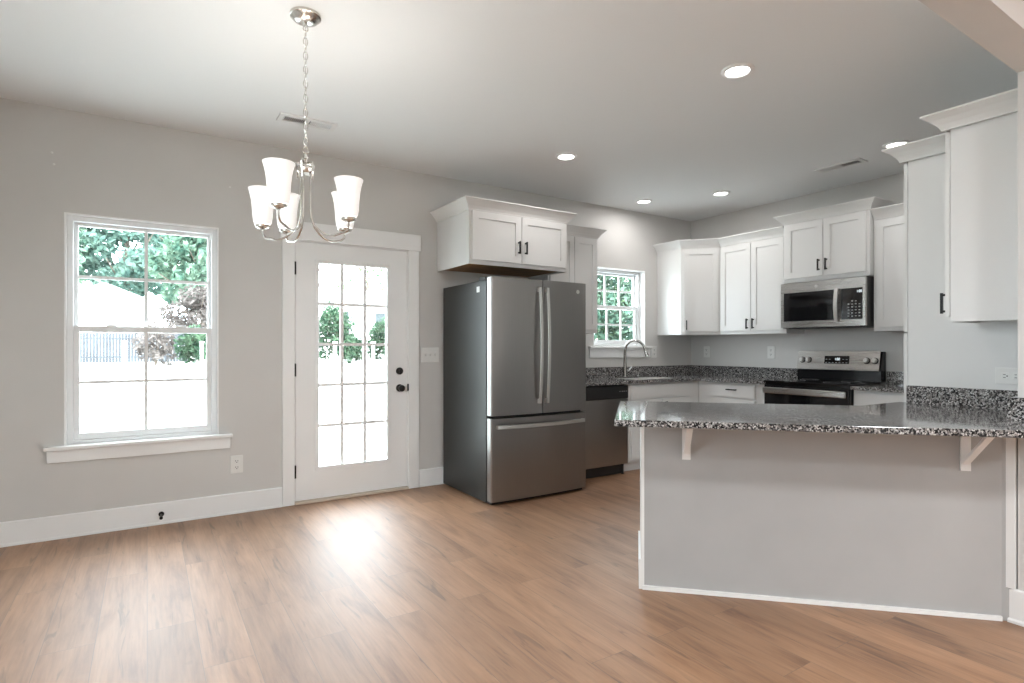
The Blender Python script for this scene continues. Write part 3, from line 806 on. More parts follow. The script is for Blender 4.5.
part(r, 'handle', M['bright'], dhandle, world=True, parent=fz, label='horizontal bowed steel handle')
part(r, 'badge', M['bright'], lambda b: b.lathe([(0, -0.0005), (0.017, -0.0005), (0.017, -0.003), (0.014, -0.003), (0.013, -0.0015), (0, -0.0015)], (FX1 - 0.10, front_y(FX1 - 0.10), 1.685), 20, 'y'), world=True, label='small round maker badge')
for x in (FX0 + 0.012, FX1 - 0.10):
    part(r, 'hinge_cover', M['frside'], lambda b: b.box(x, x + 0.088, 3.83, 3.94, 1.7445, 1.774), 0.006, world=True)
part(r, 'base_grille', M['blackplastic'], lambda b: b.box(FX0 + 0.02, FX1 - 0.02, 3.755, YB - 0.001, 0.004, 0.028), world=True)
for x in (FX0 + 0.05, FX1 - 0.05):
    for y in (3.825, 4.54):
        part(r, 'foot', M['blackplastic'], lambda b: b.lathe([(0, 0.0005), (0.02, 0.0005), (0.02, 0.0118), (0, 0.0118)], (x, y, 0), 14), world=True)
part(r, 'sticker', M['paper'], lambda b: (b.box(FX0 - 0.0012, FX0 - 0.0004, 3.905, 3.925, 1.655, 1.70), b.box(FX0 - 0.0012, FX0 - 0.0004, 3.93, 3.95, 1.655, 1.70)), world=True, label='small white sticker')

# ------------------------------------------------------------------ dishwasher
r = root('dishwasher', 'stainless dishwasher with black control strip beside the refrigerator', 'dishwasher', (3.58, 4.3, 0))
DX0, DX1 = 3.277, 3.888
part(r, 'tub', M['blackplastic'], lambda b: b.box(DX0 + 0.006, DX1 - 0.006, YF + 0.035, 4.56, 0.095, CB - 0.006), world=True)
part(r, 'door', M['steelx'], lambda b: b.box(DX0, DX1, YF - 0.012, YF + 0.034, 0.105, 0.728), 0.006, world=True)
cp = part(r, 'control_panel', M['blackplastic'], lambda b: b.box(DX0, DX1, YF - 0.016, YF + 0.034, 0.731, CB - 0.010), 0.008, world=True, label='black control strip')
for k, x in enumerate((3.77, 3.80, 3.83, 3.855)):
    part(r, 'button', M['print_'], lambda b: b.box(x, x + (0.012 if k != 1 else 0.02), YF - 0.0175, YF - 0.0163, 0.797, 0.803), world=True, parent=cp)
part(r, 'toe_kick', M['blackplastic'], lambda b: b.box(DX0 + 0.004, DX1 - 0.004, YF + 0.045, YF + 0.06, 0.004, 0.094), world=True)
for x in (DX0 + 0.03, DX1 - 0.03):
    part(r, 'foot', M['blackplastic'], lambda b: b.lathe([(0, 0.0005), (0.016, 0.0005), (0.016, 0.006), (0.007, 0.008), (0.007, 0.094), (0, 0.094)], (x, YF + 0.034, 0), 12), world=True)

# ------------------------------------------------------------------ range
RY0, RY1 = 2.440, 3.204
r = root('range', 'freestanding electric stove with black glass cooktop and steel control panel', 'stove', (5.2, (RY0 + RY1) / 2, 0))
rf = 4.905
part(r, 'body', M['blackenamel'], lambda b: (b.box(rf, B - 0.012, RY0, RY1, 0.06, 0.893), b.box(rf + 0.04, B - 0.05, RY0 + 0.02, RY1 - 0.02, 0.001, 0.06)), world=True)
ck = part(r, 'cooktop', M['blackglass'], lambda b: b.box(rf - 0.03, 5.43, RY0 - 0.001, RY1 + 0.001, 0.8935, 0.911), 0.004, world=True, label='black glass cooktop')
for bx, by, br_ in ((5.06, RY0 + 0.19, 0.105), (5.06, RY1 - 0.19, 0.095), (5.31, RY0 + 0.19, 0.08), (5.31, RY1 - 0.19, 0.08)):
    part(r, 'burner_ring', M['print_'], lambda b: b.lathe([(br_ - 0.003, 0.9112), (br_, 0.9112), (br_, 0.9116), (br_ - 0.003, 0.9116), (br_ - 0.003, 0.9112)], (bx, by, 0), 32), world=True, parent=ck)
ov = part(r, 'oven_door', M['blackglass'], lambda b: b.box(rf - 0.026, rf - 0.001, RY0 + 0.004, RY1 - 0.004, 0.26, 0.870), 0.004, world=True, label='black glass oven door')
part(r, 'oven_handle', M['steelh'], lambda b: (b.box(rf - 0.066, rf - 0.040, RY0 + 0.008, RY1 - 0.008, 0.795, 0.850), b.box(rf - 0.041, rf - 0.0265, RY0 + 0.03, RY0 + 0.06, 0.81, 0.84), b.box(rf - 0.041, rf - 0.0265, RY1 - 0.06, RY1 - 0.03, 0.81, 0.84)), 0.009, world=True, parent=ov, label='wide flat steel handle')
part(r, 'storage_drawer', M['steelh'], lambda b: b.box(rf - 0.024, rf - 0.001, RY0 + 0.004, RY1 - 0.004, 0.075, 0.25), 0.004, world=True)
part(r, 'back_panel', M['blackenamel'], lambda b: b.extrude([(5.435, RY0, 0.9115), (5.522, RY0, 0.9115), (5.522, RY0, 1.180), (5.470, RY0, 1.180), (5.440, RY0, 1.03)], (0, RY1 - RY0, 0)), 0.003, world=True, label='black backguard of the stove')
# sloping control face
p0, p1 = Vector((5.4285, 0, 1.005)), Vector((5.460, 0, 1.186))
ux = (p1 - p0).normalized(); nx = Vector((-ux.z, 0, ux.x))
Mc = Matrix(((0, ux.x, nx.x, p0.x), (1, 0, 0, RY0 + 0.012), (0, ux.z, nx.z, p0.z), (0, 0, 0, 1)))   # local: x along y, y up the slope, z out
def inC(fn):
    def go(b):
        b.M = Mc; fn(b)
    return go
Wc, Hc = RY1 - RY0 - 0.012, (p1 - p0).length
cpn = part(r, 'control_panel', M['steelh'], inC(lambda b: b.box(0, Wc, 0, Hc, 0.0, 0.012)), 0.003, world=True, label='sloped steel control panel')
def disc(b, cx_, cy_, prof, seg=22):
    rings = []
    for rr_, hh in prof:
        rings.append([b.v((cx_ + rr_ * math.cos(2 * PI * k / seg), cy_ + rr_ * math.sin(2 * PI * k / seg), hh)) for k in range(seg)])
    b.f(rings[0][::-1]); b.f(rings[-1])
    for a_, c_ in zip(rings, rings[1:]):
        for k in range(seg): b.f([a_[k], a_[(k + 1) % seg], c_[(k + 1) % seg], c_[k]])
for kx in (Wc - 0.056, Wc - 0.118, 0.104, 0.036):
    kb = part(r, 'knob', M['blackplastic'], inC(lambda b: disc(b, kx, Hc * 0.5, [(0.029, 0.0125), (0.029, 0.016), (0.026, 0.020)])), world=True, parent=cpn, smooth=True, label='black and steel burner knob')
    part(r, 'knob_cap', M['bright'], inC(lambda b: (disc(b, kx, Hc * 0.5, [(0.022, 0.0205), (0.021, 0.038), (0.018, 0.042)]), b.box(kx - 0.006, kx + 0.006, Hc * 0.5 - 0.020, Hc * 0.5 + 0.020, 0.0425, 0.048))), world=True, parent=cpn)
kx0, kx1 = 0.256, 0.482
dsp = part(r, 'display_window', M['blackglass'], inC(lambda b: b.box(kx0, kx1, Hc * 0.32, Hc * 0.72, 0.0125, 0.0150)), world=True, parent=cpn)
def seg_digits(b, x, y, h, s, z0, z1, digits):
    """seven-segment digits; x decreases to the reader's right when s = -1"""
    segs = {'0': 'abcdef', '1': 'bc', '2': 'abged', '3': 'abgcd', '4': 'fgbc', '5': 'afgcd', '6': 'afgedc', '7': 'abc', '8': 'abcdefg', '9': 'abcfgd'}
    w_ = h * 0.5; t_ = h * 0.12
    for ch in digits:
        if ch == ':':
            for yy in (0.3, 0.7): b.box(min(x, x + s * t_), max(x, x + s * t_), y + h * yy - t_ / 2, y + h * yy + t_ / 2, z0, z1)
            x += s * t_ * 2.5; continue
        for g_ in segs[ch]:
            bx = {'a': (0, w_, h - t_, h), 'b': (w_ - t_, w_, h / 2, h), 'c': (w_ - t_, w_, 0, h / 2), 'd': (0, w_, 0, t_), 'e': (0, t_, 0, h / 2), 'f': (0, t_, h / 2, h), 'g': (0, w_, h / 2 - t_ / 2, h / 2 + t_ / 2)}[g_]
            xa, xb = x + s * bx[0], x + s * bx[1]
            b.box(min(xa, xb), max(xa, xb), y + bx[2], y + bx[3], z0, z1)
        x += s * w_ * 1.45
part(r, 'clock_digits', M['display'], inC(lambda b: seg_digits(b, 0.390, Hc * 0.50, 0.022, -1, 0.0152, 0.0156, '1:00')), world=True, parent=cpn, label='lit clock digits')
for i in range(7):
    for j in range(2):
        x = kx0 + 0.014 + i * 0.031
        if 0.31 < x < 0.41 and j: continue
        part(r, 'key_mark', M['print_'], inC(lambda b: b.box(x, x + 0.016, Hc * (0.36 + 0.17 * j), Hc * (0.36 + 0.17 * j) + 0.005, 0.0152, 0.0155)), world=True, parent=cpn)

# ------------------------------------------------------------------ microwave
MY0, MY1, MZ0, MZ1, MF = 2.420, 3.182, 1.400, 1.826, 5.150
r = root('microwave', 'stainless over-the-range microwave with black glass door above the stove', 'microwave', (5.34, 2.82, MZ0))
part(r, 'body', M['blackplastic'], lambda b: b.box(MF, B - 0.012, MY0, MY1, MZ0, MZ1), 0.004, world=True, label='black microwave case')
mf0 = MF - 0.032
yc = MY0 + 0.20              # boundary between control side and door (door on the far side, larger y)
def mdoor(b):
    b.box(mf0, MF - 0.001, yc + 0.001, MY1, MZ1 - 0.095, MZ1 - 0.004); b.box(mf0, MF - 0.001, yc + 0.001, MY1, MZ0 + 0.004, MZ0 + 0.062)
    b.box(mf0, MF - 0.001, MY1 - 0.028, MY1, MZ0 + 0.062, MZ1 - 0.095); b.box(mf0, MF - 0.001, yc + 0.001, yc + 0.03, MZ0 + 0.062, MZ1 - 0.095)
md = part(r, 'door', M['steelh'], mdoor, world=True)
part(r, 'door_glass', M['blackglass'], lambda b: b.box(mf0 + 0.004, MF - 0.001, yc + 0.03, MY1 - 0.028, MZ0 + 0.062, MZ1 - 0.095), world=True, parent=md, label='black door window')
def mh(b):
    n = 10; rows = []
    for k in range(n + 1):
        t_ = k / n; z = MZ0 + 0.045 + t_ * (MZ1 - 0.10 - MZ0 - 0.035); x = mf0 - 0.028 - 0.016 * math.sin(PI * t_)
        rows.append([b.v((x + 0.012, yc + 0.012, z)), b.v((x, yc + 0.014, z)), b.v((x, yc + 0.046, z)), b.v((x + 0.012, yc + 0.050, z))])
    for a_, c_ in zip(rows, rows[1:]):
        for k in range(4): b.f([a_[k], a_[(k + 1) % 4], c_[(k + 1) % 4], c_[k]])
    b.f(rows[0][::-1]); b.f(rows[-1])
    for z in (MZ0 + 0.046, MZ1 - 0.14): b.box(mf0 - 0.030, mf0 - 0.0005, yc + 0.018, yc + 0.042, z, z + 0.03)
part(r, 'handle', M['bright'], mh, world=True, parent=md, label='bowed steel handle')
def mside(b):
    b.box(mf0, MF - 0.001, MY0, yc - 0.001, MZ1 - 0.095, MZ1 - 0.004); b.box(mf0, MF - 0.001, MY0, yc - 0.001, MZ0 + 0.004, MZ0 + 0.062)
    b.box(mf0, MF - 0.001, MY0, MY0 + 0.022, MZ0 + 0.062, MZ1 - 0.095)
ms = part(r, 'control_frame', M['steelh'], mside, world=True)
part(r, 'control_panel', M['blackglass'], lambda b: b.box(mf0 + 0.003, MF - 0.001, MY0 + 0.022, yc - 0.002, MZ0 + 0.062, MZ1 - 0.095), world=True, parent=ms, label='black touch control panel')
Mm = Matrix(((0, 0, -1, mf0 + 0.003), (1, 0, 0, 0), (0, 1, 0, 0), (0, 0, 0, 1)))   # local: x along y, y up, z out of the front
def inMw(fn):
    def go(b):
        b.M = Mm; fn(b)
    return go
part(r, 'clock_digits', M['display'], inMw(lambda b: seg_digits(b, MY0 + 0.075, MZ1 - 0.135, 0.020, -1, 0.0005, 0.0010, '1:00')), world=True, parent=ms, label='lit clock digits')
def keys(b):
    for j in range(6):
        for i in range(4):
            if j == 5 and i in (0, 3): continue
            y = MY0 + 0.042 + i * 0.030; z = MZ0 + 0.085 + j * 0.026
            b.box(y, y + 0.014, z, z + (0.010 if (i + j) % 2 else 0.006), 0.0005, 0.0009)
part(r, 'keypad_marks', M['print_'], inMw(keys), world=True, parent=ms)
part(r, 'badge', M['bright'], lambda b: b.lathe([(0, mf0 - 0.0005), (0.014, mf0 - 0.0005), (0.014, mf0 - 0.003), (0, mf0 - 0.003)], (0, (MY0 + MY1) / 2 + 0.04, MZ1 - 0.05), 20, 'x'), world=True, label='small round maker badge')
part(r, 'vent_grille', M['blackplastic'], lambda b: [b.box(MF + 0.02 + 0.05 * i, MF + 0.05 + 0.05 * i, MY0 + 0.05, MY1 - 0.05, MZ0 - 0.006, MZ0 - 0.0005) for i in range(6)], world=True)

# ------------------------------------------------------------------ outlets and switches (local: x right, y out of the wall, z up; centre at origin)
def plate_root(name, label, cat, w, h, group=None):
    r = root(name, label, cat, (0, 0, 0), 0, group)
    part(r, 'cover_plate', M['plate'], lambda b: b.box(-w / 2, w / 2, 0.0004, 0.007, -h / 2, h / 2), 0.002)
    return r
def outlet(label):
    r = plate_root('outlet', label, 'outlet', 0.084, 0.130, 'duplex wall outlets')
    for z in (-0.023, 0.023):
        o = part(r, 'receptacle', M['plate'], lambda b: b.box(-0.017, 0.017, 0.0072, 0.0095, z - 0.015, z + 0.015), 0.002)
        part(r, 'slots', M['slot'], lambda b: (b.box(-0.009, -0.006, 0.0096, 0.0102, z - 0.002, z + 0.008), b.box(0.006, 0.009, 0.0096, 0.0102, z - 0.002, z + 0.008), b.box(-0.003, 0.003, 0.0096, 0.0102, z - 0.011, z - 0.005)), parent=o)
    return r
o1 = outlet('white outlet low on the wall between window and door'); o1.location = (0.553, A, 0.360); o1.rotation_euler = (0, 0, PI)
dup(o1, (4.897, A, 1.166), PI, 'white outlet just right of the sink window sill')
dup(o1, (B, 4.366, 1.166), PI / 2, 'white outlet under the diagonal corner cabinet')
dup(o1, (B, 3.548, 1.166), PI / 2, 'white outlet on the wall left of the stove panel')
o5 = dup(o1, (3.731, 1.060, 1.070), None, 'sideways outlet on the pantry side above the granite')
o5.rotation_euler = (R(90), R(0), R(90))
o5.rotation_euler = Matrix(((0, -1, 0), (0, 0, 1), (-1, 0, 0))).to_euler()
sw = plate_root('light_switch', 'triple white light switch plate between door and refrigerator', 'light switch', 0.172, 0.130)
sw.location = (2.098, A, 1.152); sw.rotation_euler = (0, 0, PI)
for x in (-0.046, 0, 0.046):
    part(sw, 'toggle', M['plate'], lambda b: b.extrude([(x - 0.005, 0.0072, -0.012), (x - 0.005, 0.0072, 0.012), (x - 0.005, 0.018, 0.010), (x - 0.005, 0.018, 0.003)], (0.010, 0, 0)))
for ax, az, lab in ((-0.507, 2.452, 'tiny white wall anchor above the tall window, upper of the left pair'), (-0.497, 2.380, 'tiny white wall anchor above the tall window, lower of the left pair'), (0.509, 2.388, 'tiny white wall anchor on the wall just left of the chandelier shades')):
    r = root('wall_anchor', lab, 'wall anchor', (ax, A, az), 0, 'wall anchors high on the window wall')
    part(r, 'collar', M['plate'], lambda b: b.lathe([(0, -0.0005), (0.007, -0.0005), (0.007, -0.003), (0.003, -0.004), (0, -0.004)], (0, 0, 0), 12, 'y'))
r = root('door_stop', 'small black door stop on the baseboard under the window', 'door stop', (0.082, A - 0.014, 0.072))
part(r, 'base', M['black'], lambda b: b.lathe([(0, -0.0005), (0.017, -0.0005), (0.017, -0.006), (0.010, -0.012), (0, -0.012)], (0, 0, 0.0), 16, 'y'), smooth=True)
part(r, 'rod', M['black'], lambda b: b.tube([(0, -0.0125, 0), (-0.002, -0.07, -0.006)], 0.006, 10), smooth=True)
part(r, 'tip', M['black'], lambda b: b.tube([(-0.002, -0.0705, -0.006), (-0.0025, -0.085, -0.008)], 0.0105, 12), smooth=True)

# ------------------------------------------------------------------ ceiling fittings
def can(label, x, y):
    r = root('recessed_light', label, 'ceiling light', (x, y, CH), 0, 'lit recessed ceiling lights')
    part(r, 'trim_ring', M['trim'], lambda b: b.lathe([(0.060, -0.004), (0.066, -0.012), (0.082, -0.008), (0.086, -0.0005), (0.060, -0.0005), (0.060, -0.004)], (0, 0, 0), 32), smooth=True)
    part(r, 'lens', M['lens'], lambda b: b.lathe([(0, -0.010), (0.050, -0.009), (0.0595, -0.005), (0.0595, -0.001), (0, -0.001)], (0, 0, 0), 32), smooth=True, label='glowing white lens')
    return r
c0 = can('largest recessed light, nearest the viewer above the peninsula', *CANS[0])
dup(c0, (*CANS[1], CH), None, 'recessed light in the ceiling in front of the refrigerator cabinet')
dup(c0, (*CANS[2], CH), None, 'recessed light beside the crown of the tall pantry')
dup(c0, (*CANS[3], CH), None, 'recessed light nearest the two-door cabinet on the stove wall')
dup(c0, (*CANS[4], CH), None, 'recessed light over the sink, close to the window wall')

def vent(label, x, y, rz):
    r = root('ceiling_vent', label, 'vent', (x, y, CH), rz, None)
    L_, Wd = 0.37, 0.14
    def fr(b):
        for x0, x1, y0, y1 in ((-L_ / 2, L_ / 2, -Wd / 2, -Wd / 2 + 0.03), (-L_ / 2, L_ / 2, Wd / 2 - 0.03, Wd / 2), (-L_ / 2, -L_ / 2 + 0.03, -Wd / 2 + 0.03, Wd / 2 - 0.03), (L_ / 2 - 0.03, L_ / 2, -Wd / 2 + 0.03, Wd / 2 - 0.03), (-0.008, 0.008, -Wd / 2 + 0.03, Wd / 2 - 0.03)):
            b.box(x0, x1, y0, y1, -0.010, -0.0005)
    part(r, 'frame', M['ventw'], fr)
    part(r, 'duct', M['dark'], lambda b: b.box(-L_ / 2 + 0.03, L_ / 2 - 0.03, -Wd / 2 + 0.03, Wd / 2 - 0.03, -0.0012, -0.0006))
    def sl(b, x0, x1, tilt):
        n = 12
        for k in range(n):
            xx = x0 + (x1 - x0) * (k + 0.5) / n
            b.extrude([(xx, -Wd / 2 + 0.0305, -0.0015), (xx + 0.0015, -Wd / 2 + 0.0305, -0.0015), (xx + 0.0015 + tilt, -Wd / 2 + 0.0305, -0.0095), (xx + tilt, -Wd / 2 + 0.0305, -0.0095)], (0, Wd - 0.061, 0))
    part(r, 'louvers', M['ventw'], lambda b: sl(b, -L_ / 2 + 0.034, -0.012, -0.008))
    part(r, 'louvers', M['ventw'], lambda b: sl(b, 0.012, L_ / 2 - 0.034, 0.008))
    return r
vent('ceiling air vent above the glazed door, behind the chandelier chain', 0.911, 3.966, 0)
vent('ceiling air vent over the kitchen near the pantry', 4.875, 2.502, R(90))

# ------------------------------------------------------------------ chandelier
HX, HY = 0.611, 2.700
r = root('chandelier', 'brushed nickel five-arm chandelier with frosted glass shades', 'chandelier', (HX, HY, CH))
Z = lambda z: z - CH
part(r, 'canopy', M['nickel'], lambda b: b.lathe([(0, -0.040), (0.014, -0.040), (0.034, -0.036), (0.054, -0.026), (0.060, -0.016), (0.068, -0.012), (0.068, -0.0005), (0, -0.0005)], (0, 0, 0), 36), smooth=True)
part(r, 'canopy_loop', M['nickel'], lambda b: (b.lathe([(0, -0.056), (0.007, -0.054), (0.009, -0.0405), (0, -0.0405)], (0, 0, 0), 14), b.tube([(0.011 * math.cos(t_), 0, -0.064 + 0.011 * math.sin(t_)) for t_ in [2 * PI * k / 14 for k in range(14)]], 0.0025, 6, closed=True)), smooth=True)
def link(b, zc, flip, lw=0.0095, lh=0.0195):
    pts = []
    for k in range(16):
        t_ = 2 * PI * k / 16
        a_, h_ = lw * math.cos(t_), lh * math.sin(t_)
        pts.append((a_, 0, zc + h_) if flip else (0, a_, zc + h_))
    b.tube(pts, 0.0022, 6, closed=True)
ch = part(r, 'chain', M['nickel'], lambda b: [link(b, -0.090 - 0.0325 * k, k % 2) for k in range(16)], smooth=True)
part(r, 'cord', M['nickel'], lambda b: b.tube([(0.002 * math.sin(k), 0.002 * math.cos(k), -0.056 - k * 0.0545) for k in range(11)], 0.0016, 6), smooth=True)
part(r, 'top_loop', M['nickel'], lambda b: (b.tube([(0.013 * math.cos(t_), 0, Z(2.122) + 0.016 * math.sin(t_)) for t_ in [2 * PI * k / 16 for k in range(16)]], 0.003, 8, closed=True),
                                         b.lathe([(0, Z(2.106)), (0.008, Z(2.104)), (0.008, Z(2.094)), (0.013, Z(2.092)), (0.013, Z(2.083)), (0, Z(2.083))], (0, 0, 0), 16)), smooth=True)
part(r, 'hub', M['nickel'], lambda b: b.lathe([(0, Z(2.082)), (0.006, Z(2.082)), (0.006, Z(2.050)), (0.034, Z(2.045)), (0.040, Z(2.036)), (0.038, Z(2.022)), (0.030, Z(2.014)), (0, Z(2.014))], (0, 0, 0), 28), smooth=True)
def ornament():
    for k in range(5):
        a_ = 2 * PI * k / 5 + 0.3
        ca, sa = math.cos(a_), math.sin(a_)
        part(r, 'scroll', M['nickel'], lambda b: b.tube([(0.008 * ca, 0.008 * sa, Z(2.062)), (0.022 * ca, 0.022 * sa, Z(2.062)), (0.037 * ca, 0.037 * sa, Z(2.062)), (0.042 * ca, 0.042 * sa, Z(2.062)), (0.036 * ca, 0.036 * sa, Z(2.022)), (0.034 * ca, 0.034 * sa, Z(1.990))], 0.0038, 6), smooth=True)
ornament()
sN, cN = math.sin(R(32.76)), math.cos(R(32.76))
# (angle from the direction facing the room opening, radius, cup height)
for ang, rad, cz in ((358, 0.275, 1.797), (75, 0.222, 1.792), (141, 0.210, 1.787), (221, 0.243, 1.787), (250, 0.250, 1.789)):
    t_ = R(ang)
    lat, dep = math.sin(t_), -math.cos(t_)
    dx_, dy_ = lat * cN + dep * sN, -lat * sN + dep * cN
    pts = [(0.026, 2.013), (0.026, 1.93), (0.026, 1.86), (0.030, 1.815), (0.045, 1.775)]
    pts += [(0.045 + (rad - 0.045) * q_, 1.775 - (0.052) * math.sin(PI * min(1, q_ * 0.86) ** 0.9) - 0.0 + max(0, q_ - 0.55) * 0.0) for q_ in (0.15, 0.3, 0.45, 0.6, 0.75)]
    pts += [(rad - 0.020, 1.735), (rad - 0.005, 1.748), (rad, 1.765), (rad, cz - 0.012)]
    part(r, 'arm', M['nickel'], lambda b: b.tube([(p * dx_, p * dy_, Z(z)) for p, z in pts], 0.0048, 8), smooth=True)
    cu = part(r, 'socket_cup', M['nickel'], lambda b: b.lathe([(0, Z(cz) - 0.014), (0.012, Z(cz) - 0.013), (0.031, Z(cz) - 0.003), (0.034, Z(cz) + 0.008), (0, Z(cz) + 0.0075)], (rad * dx_, rad * dy_, 0), 20), smooth=True)
    prof = [(0.0325, 0.010), (0.040, 0.020), (0.044, 0.045), (0.0465, 0.085), (0.0505, 0.125), (0.0565, 0.155), (0.0635, 0.178), (0.0605, 0.178), (0.0535, 0.155), (0.0475, 0.125), (0.0435, 0.085), (0.041, 0.045), (0.037, 0.022), (0.0325, 0.014), (0.0325, 0.010)]
    part(r, 'shade', M['shade'], lambda b: b.lathe([(p, Z(cz) + h_) for p, h_ in prof], (rad * dx_, rad * dy_, 0), 28), smooth=True, label='lit frosted white glass shade')
    part(r, 'bulb', M['bulb'], lambda b: b.lathe([(0, Z(cz) + 0.030), (0.012, Z(cz) + 0.032), (0.014, Z(cz) + 0.055), (0.024, Z(cz) + 0.080), (0.022, Z(cz) + 0.10), (0.010, Z(cz) + 0.115), (0, Z(cz) + 0.117)], (rad * dx_, rad * dy_, 0), 16), smooth=True)
    lp = light('chandelier_lamp', 'POINT', (HX + rad * dx_, HY + rad * dy_, cz + 0.15), BULB_POWER, (0, 0, 0), (1, 0.97, 0.93), 0.03)

# ------------------------------------------------------------------ outside the windows
rnd = random.Random(7)
mb = MB()
mb.f([mb.v(p) for p in ((-60, -60, -0.25), (90, -60, -0.25), (90, 5, -0.25), (-60, 5, -0.25))]); mb.f([mb.v(p) for p in ((-60, 5, -0.25), (90, 5, -0.25), (90, 24, -0.10), (-60, 24, -0.10))])
mb.f([mb.v(p) for p in ((-60, 24, -0.10), (90, 24, -0.10), (90, 40, 0.30), (-60, 40, 0.30))])
mb.f([mb.v(p) for p in ((-60, 40, 0.30), (90, 40, 0.30), (90, 110, 0.8), (-60, 110, 0.8))])
struct('ground', mb, M['lawn'], 'bright pale lawn of the back yard', 'ground')

def gz(y): return -0.25 + (y - 4.76) / 19.24 * 0.15 if y < 24 else (-0.10 + (y - 24) / 16 * 0.4 if y < 40 else 0.30 + (y - 40) / 70 * 0.5)

def leaves(b, blobs, n, size):
    tot = sum(q[3] * q[4] * q[5] for q in blobs)
    for bx, by, bz, rx, ry, rz_ in blobs:
        k = max(20, int(n * rx * ry * rz_ / tot))
        for _ in range(k):
            while True:
                p = Vector((rnd.uniform(-1, 1), rnd.uniform(-1, 1), rnd.uniform(-1, 1)))
                if 0.25 < p.length < 1: break
            c = Vector((bx + p.x * rx, by + p.y * ry, bz + p.z * rz_))
            s_ = size * rnd.uniform(0.6, 1.4)
            u = Vector((rnd.gauss(0, 1), rnd.gauss(0, 1), rnd.gauss(0, 1))).normalized()
            w_ = u.orthogonal().normalized()
            b.f([b.v(c + u * s_), b.v(c + w_ * s_ * 0.5), b.v(c - u * s_), b.v(c - w_ * s_ * 0.5)])

def tree(label, x, y, h, spread, mat, n, size, bare=False, group='trees behind the back yard', cat='tree', name='tree', low=0.35):
    r = root(name, label, cat, (x, y, gz(y) - 0.02), rnd.uniform(0, 6), group)
    def tr(b):
        b.tube([(0, 0, 0), (0.02 * h, 0, h * 0.25), (-0.01 * h, 0.02 * h, h * 0.5), (0.01 * h, 0, h * 0.8)], [h * 0.028, h * 0.022, h * 0.016, h * 0.006], 8)
        for k in range(9):
            a_ = k * 2.4; z = h * (0.28 + 0.055 * k); L_ = spread * rnd.uniform(0.6, 0.95)
            b.tube([(0, 0, z), (math.cos(a_) * L_ * 0.5, math.sin(a_) * L_ * 0.5, z + h * 0.08), (math.cos(a_) * L_, math.sin(a_) * L_, z + h * 0.18)], [h * 0.010, h * 0.006, h * 0.002], 6)
    part(r, 'trunk', M['bark'], tr)
    blobs = []
    m = 16
    for k in range(m):
        a_ = k * 2.399; q_ = (k + 0.5) / m
        z = h * (low + (0.93 - low) * q_)
        rr = spread * 0.75 * math.sin(PI * (0.15 + 0.8 * q_)) * rnd.uniform(0.5, 1.0)
        s_ = spread * rnd.uniform(0.30, 0.48)
        blobs.append((math.cos(a_) * rr, math.sin(a_) * rr, z, s_, s_, s_ * 0.75))
    part(r, 'crown', M[mat], lambda b: leaves(b, blobs, n, size))
    return r
def shrub(label, x, y, h, w_, mat, n, size):
    r = root('shrub', label, 'shrub', (x, y, gz(y) - 0.02), 0, 'shrubs along the yard fence')
    part(r, 'stems', M['bark'], lambda b: [b.tube([(0, 0, 0), (math.cos(k) * w_ * 0.4, math.sin(k) * w_ * 0.4, h * 0.8)], [0.03, 0.01], 5) for k in range(6)])
    bl = []
    for k in range(8):
        a_ = k * 2.4; s_ = w_ * 0.38
        bl.append((math.cos(a_) * w_ * 0.45, math.sin(a_) * w_ * 0.45, h * (0.25 + 0.07 * k), s_, s_, h * 0.26))
    part(r, 'foliage', M[mat], lambda b: leaves(b, bl, n, size))
    return r

# neighbour's gabled house seen through the tall window
def house(name, label, x0, x1, y0, y1, eave, ridge, wins, along='x', over=0.35):
    r = root(name, label, 'house', ((x0 + x1) / 2, (y0 + y1) / 2, 0))
    g = gz(y0) - 0.3
    xm, ym = (x0 + x1) / 2, (y0 + y1) / 2
    if along == 'y':      # gable end faces the viewer
        part(r, 'walls', M['siding'], lambda b: b.extrude([(x0, y0, g), (x1, y0, g), (x1, y0, eave), (xm, y0, ridge), (x0, y0, eave)], (0, y1 - y0, 0)), world=True)
        s_ = (ridge - eave) / (xm - x0); t_ = 0.18
        for sg, xe in ((-1, x0 - over), (1, x1 + over)):
            ze = eave - s_ * over
            part(r, 'roof', M['shingle'], lambda b: b.extrude([(xe, y0 - over, ze + 0.02), (xm, y0 - over, ridge + 0.02), (xm, y0 - over, ridge + 0.02 + t_), (xe, y0 - over, ze + 0.02 + t_)], (0, y1 - y0 + 2 * over, 0)), world=True)
    else:
        part(r, 'walls', M['siding'], lambda b: b.extrude([(x0, y0, g), (x0, y1, g), (x0, y1, eave), (x0, ym, ridge), (x0, y0, eave)], (x1 - x0, 0, 0)), world=True)
        s_ = (ridge - eave) / (ym - y0); t_ = 0.18
        for ye in (y0 - over, y1 + over):
            ze = eave - s_ * over
            part(r, 'roof', M['shingle'], lambda b: b.extrude([(x0 - over, ye, ze + 0.02), (x0 - over, ym, ridge + 0.02), (x0 - over, ym, ridge + 0.02 + t_), (x0 - over, ye, ze + 0.02 + t_)], (x1 - x0 + 2 * over, 0, 0)), world=True)
    for wx, wz, ww, wh in wins:
        f_ = part(r, 'window', M['siding'], lambda b: (b.box(wx - ww / 2 - 0.1, wx + ww / 2 + 0.1, y0 - 0.05, y0 - 0.001, wz - wh / 2 - 0.1, wz + wh / 2 + 0.1)), world=True)
        part(r, 'pane', M['housewin'], lambda b: b.box(wx - ww / 2, wx + ww / 2, y0 - 0.06, y0 - 0.0505, wz - wh / 2, wz + wh / 2), world=True, parent=f_)
    return r
house('neighbour_house', 'white gabled house beyond the fence, seen through the tall window', -6.2, 0.85, 52, 60, 4.40, 5.85, [], 'y')
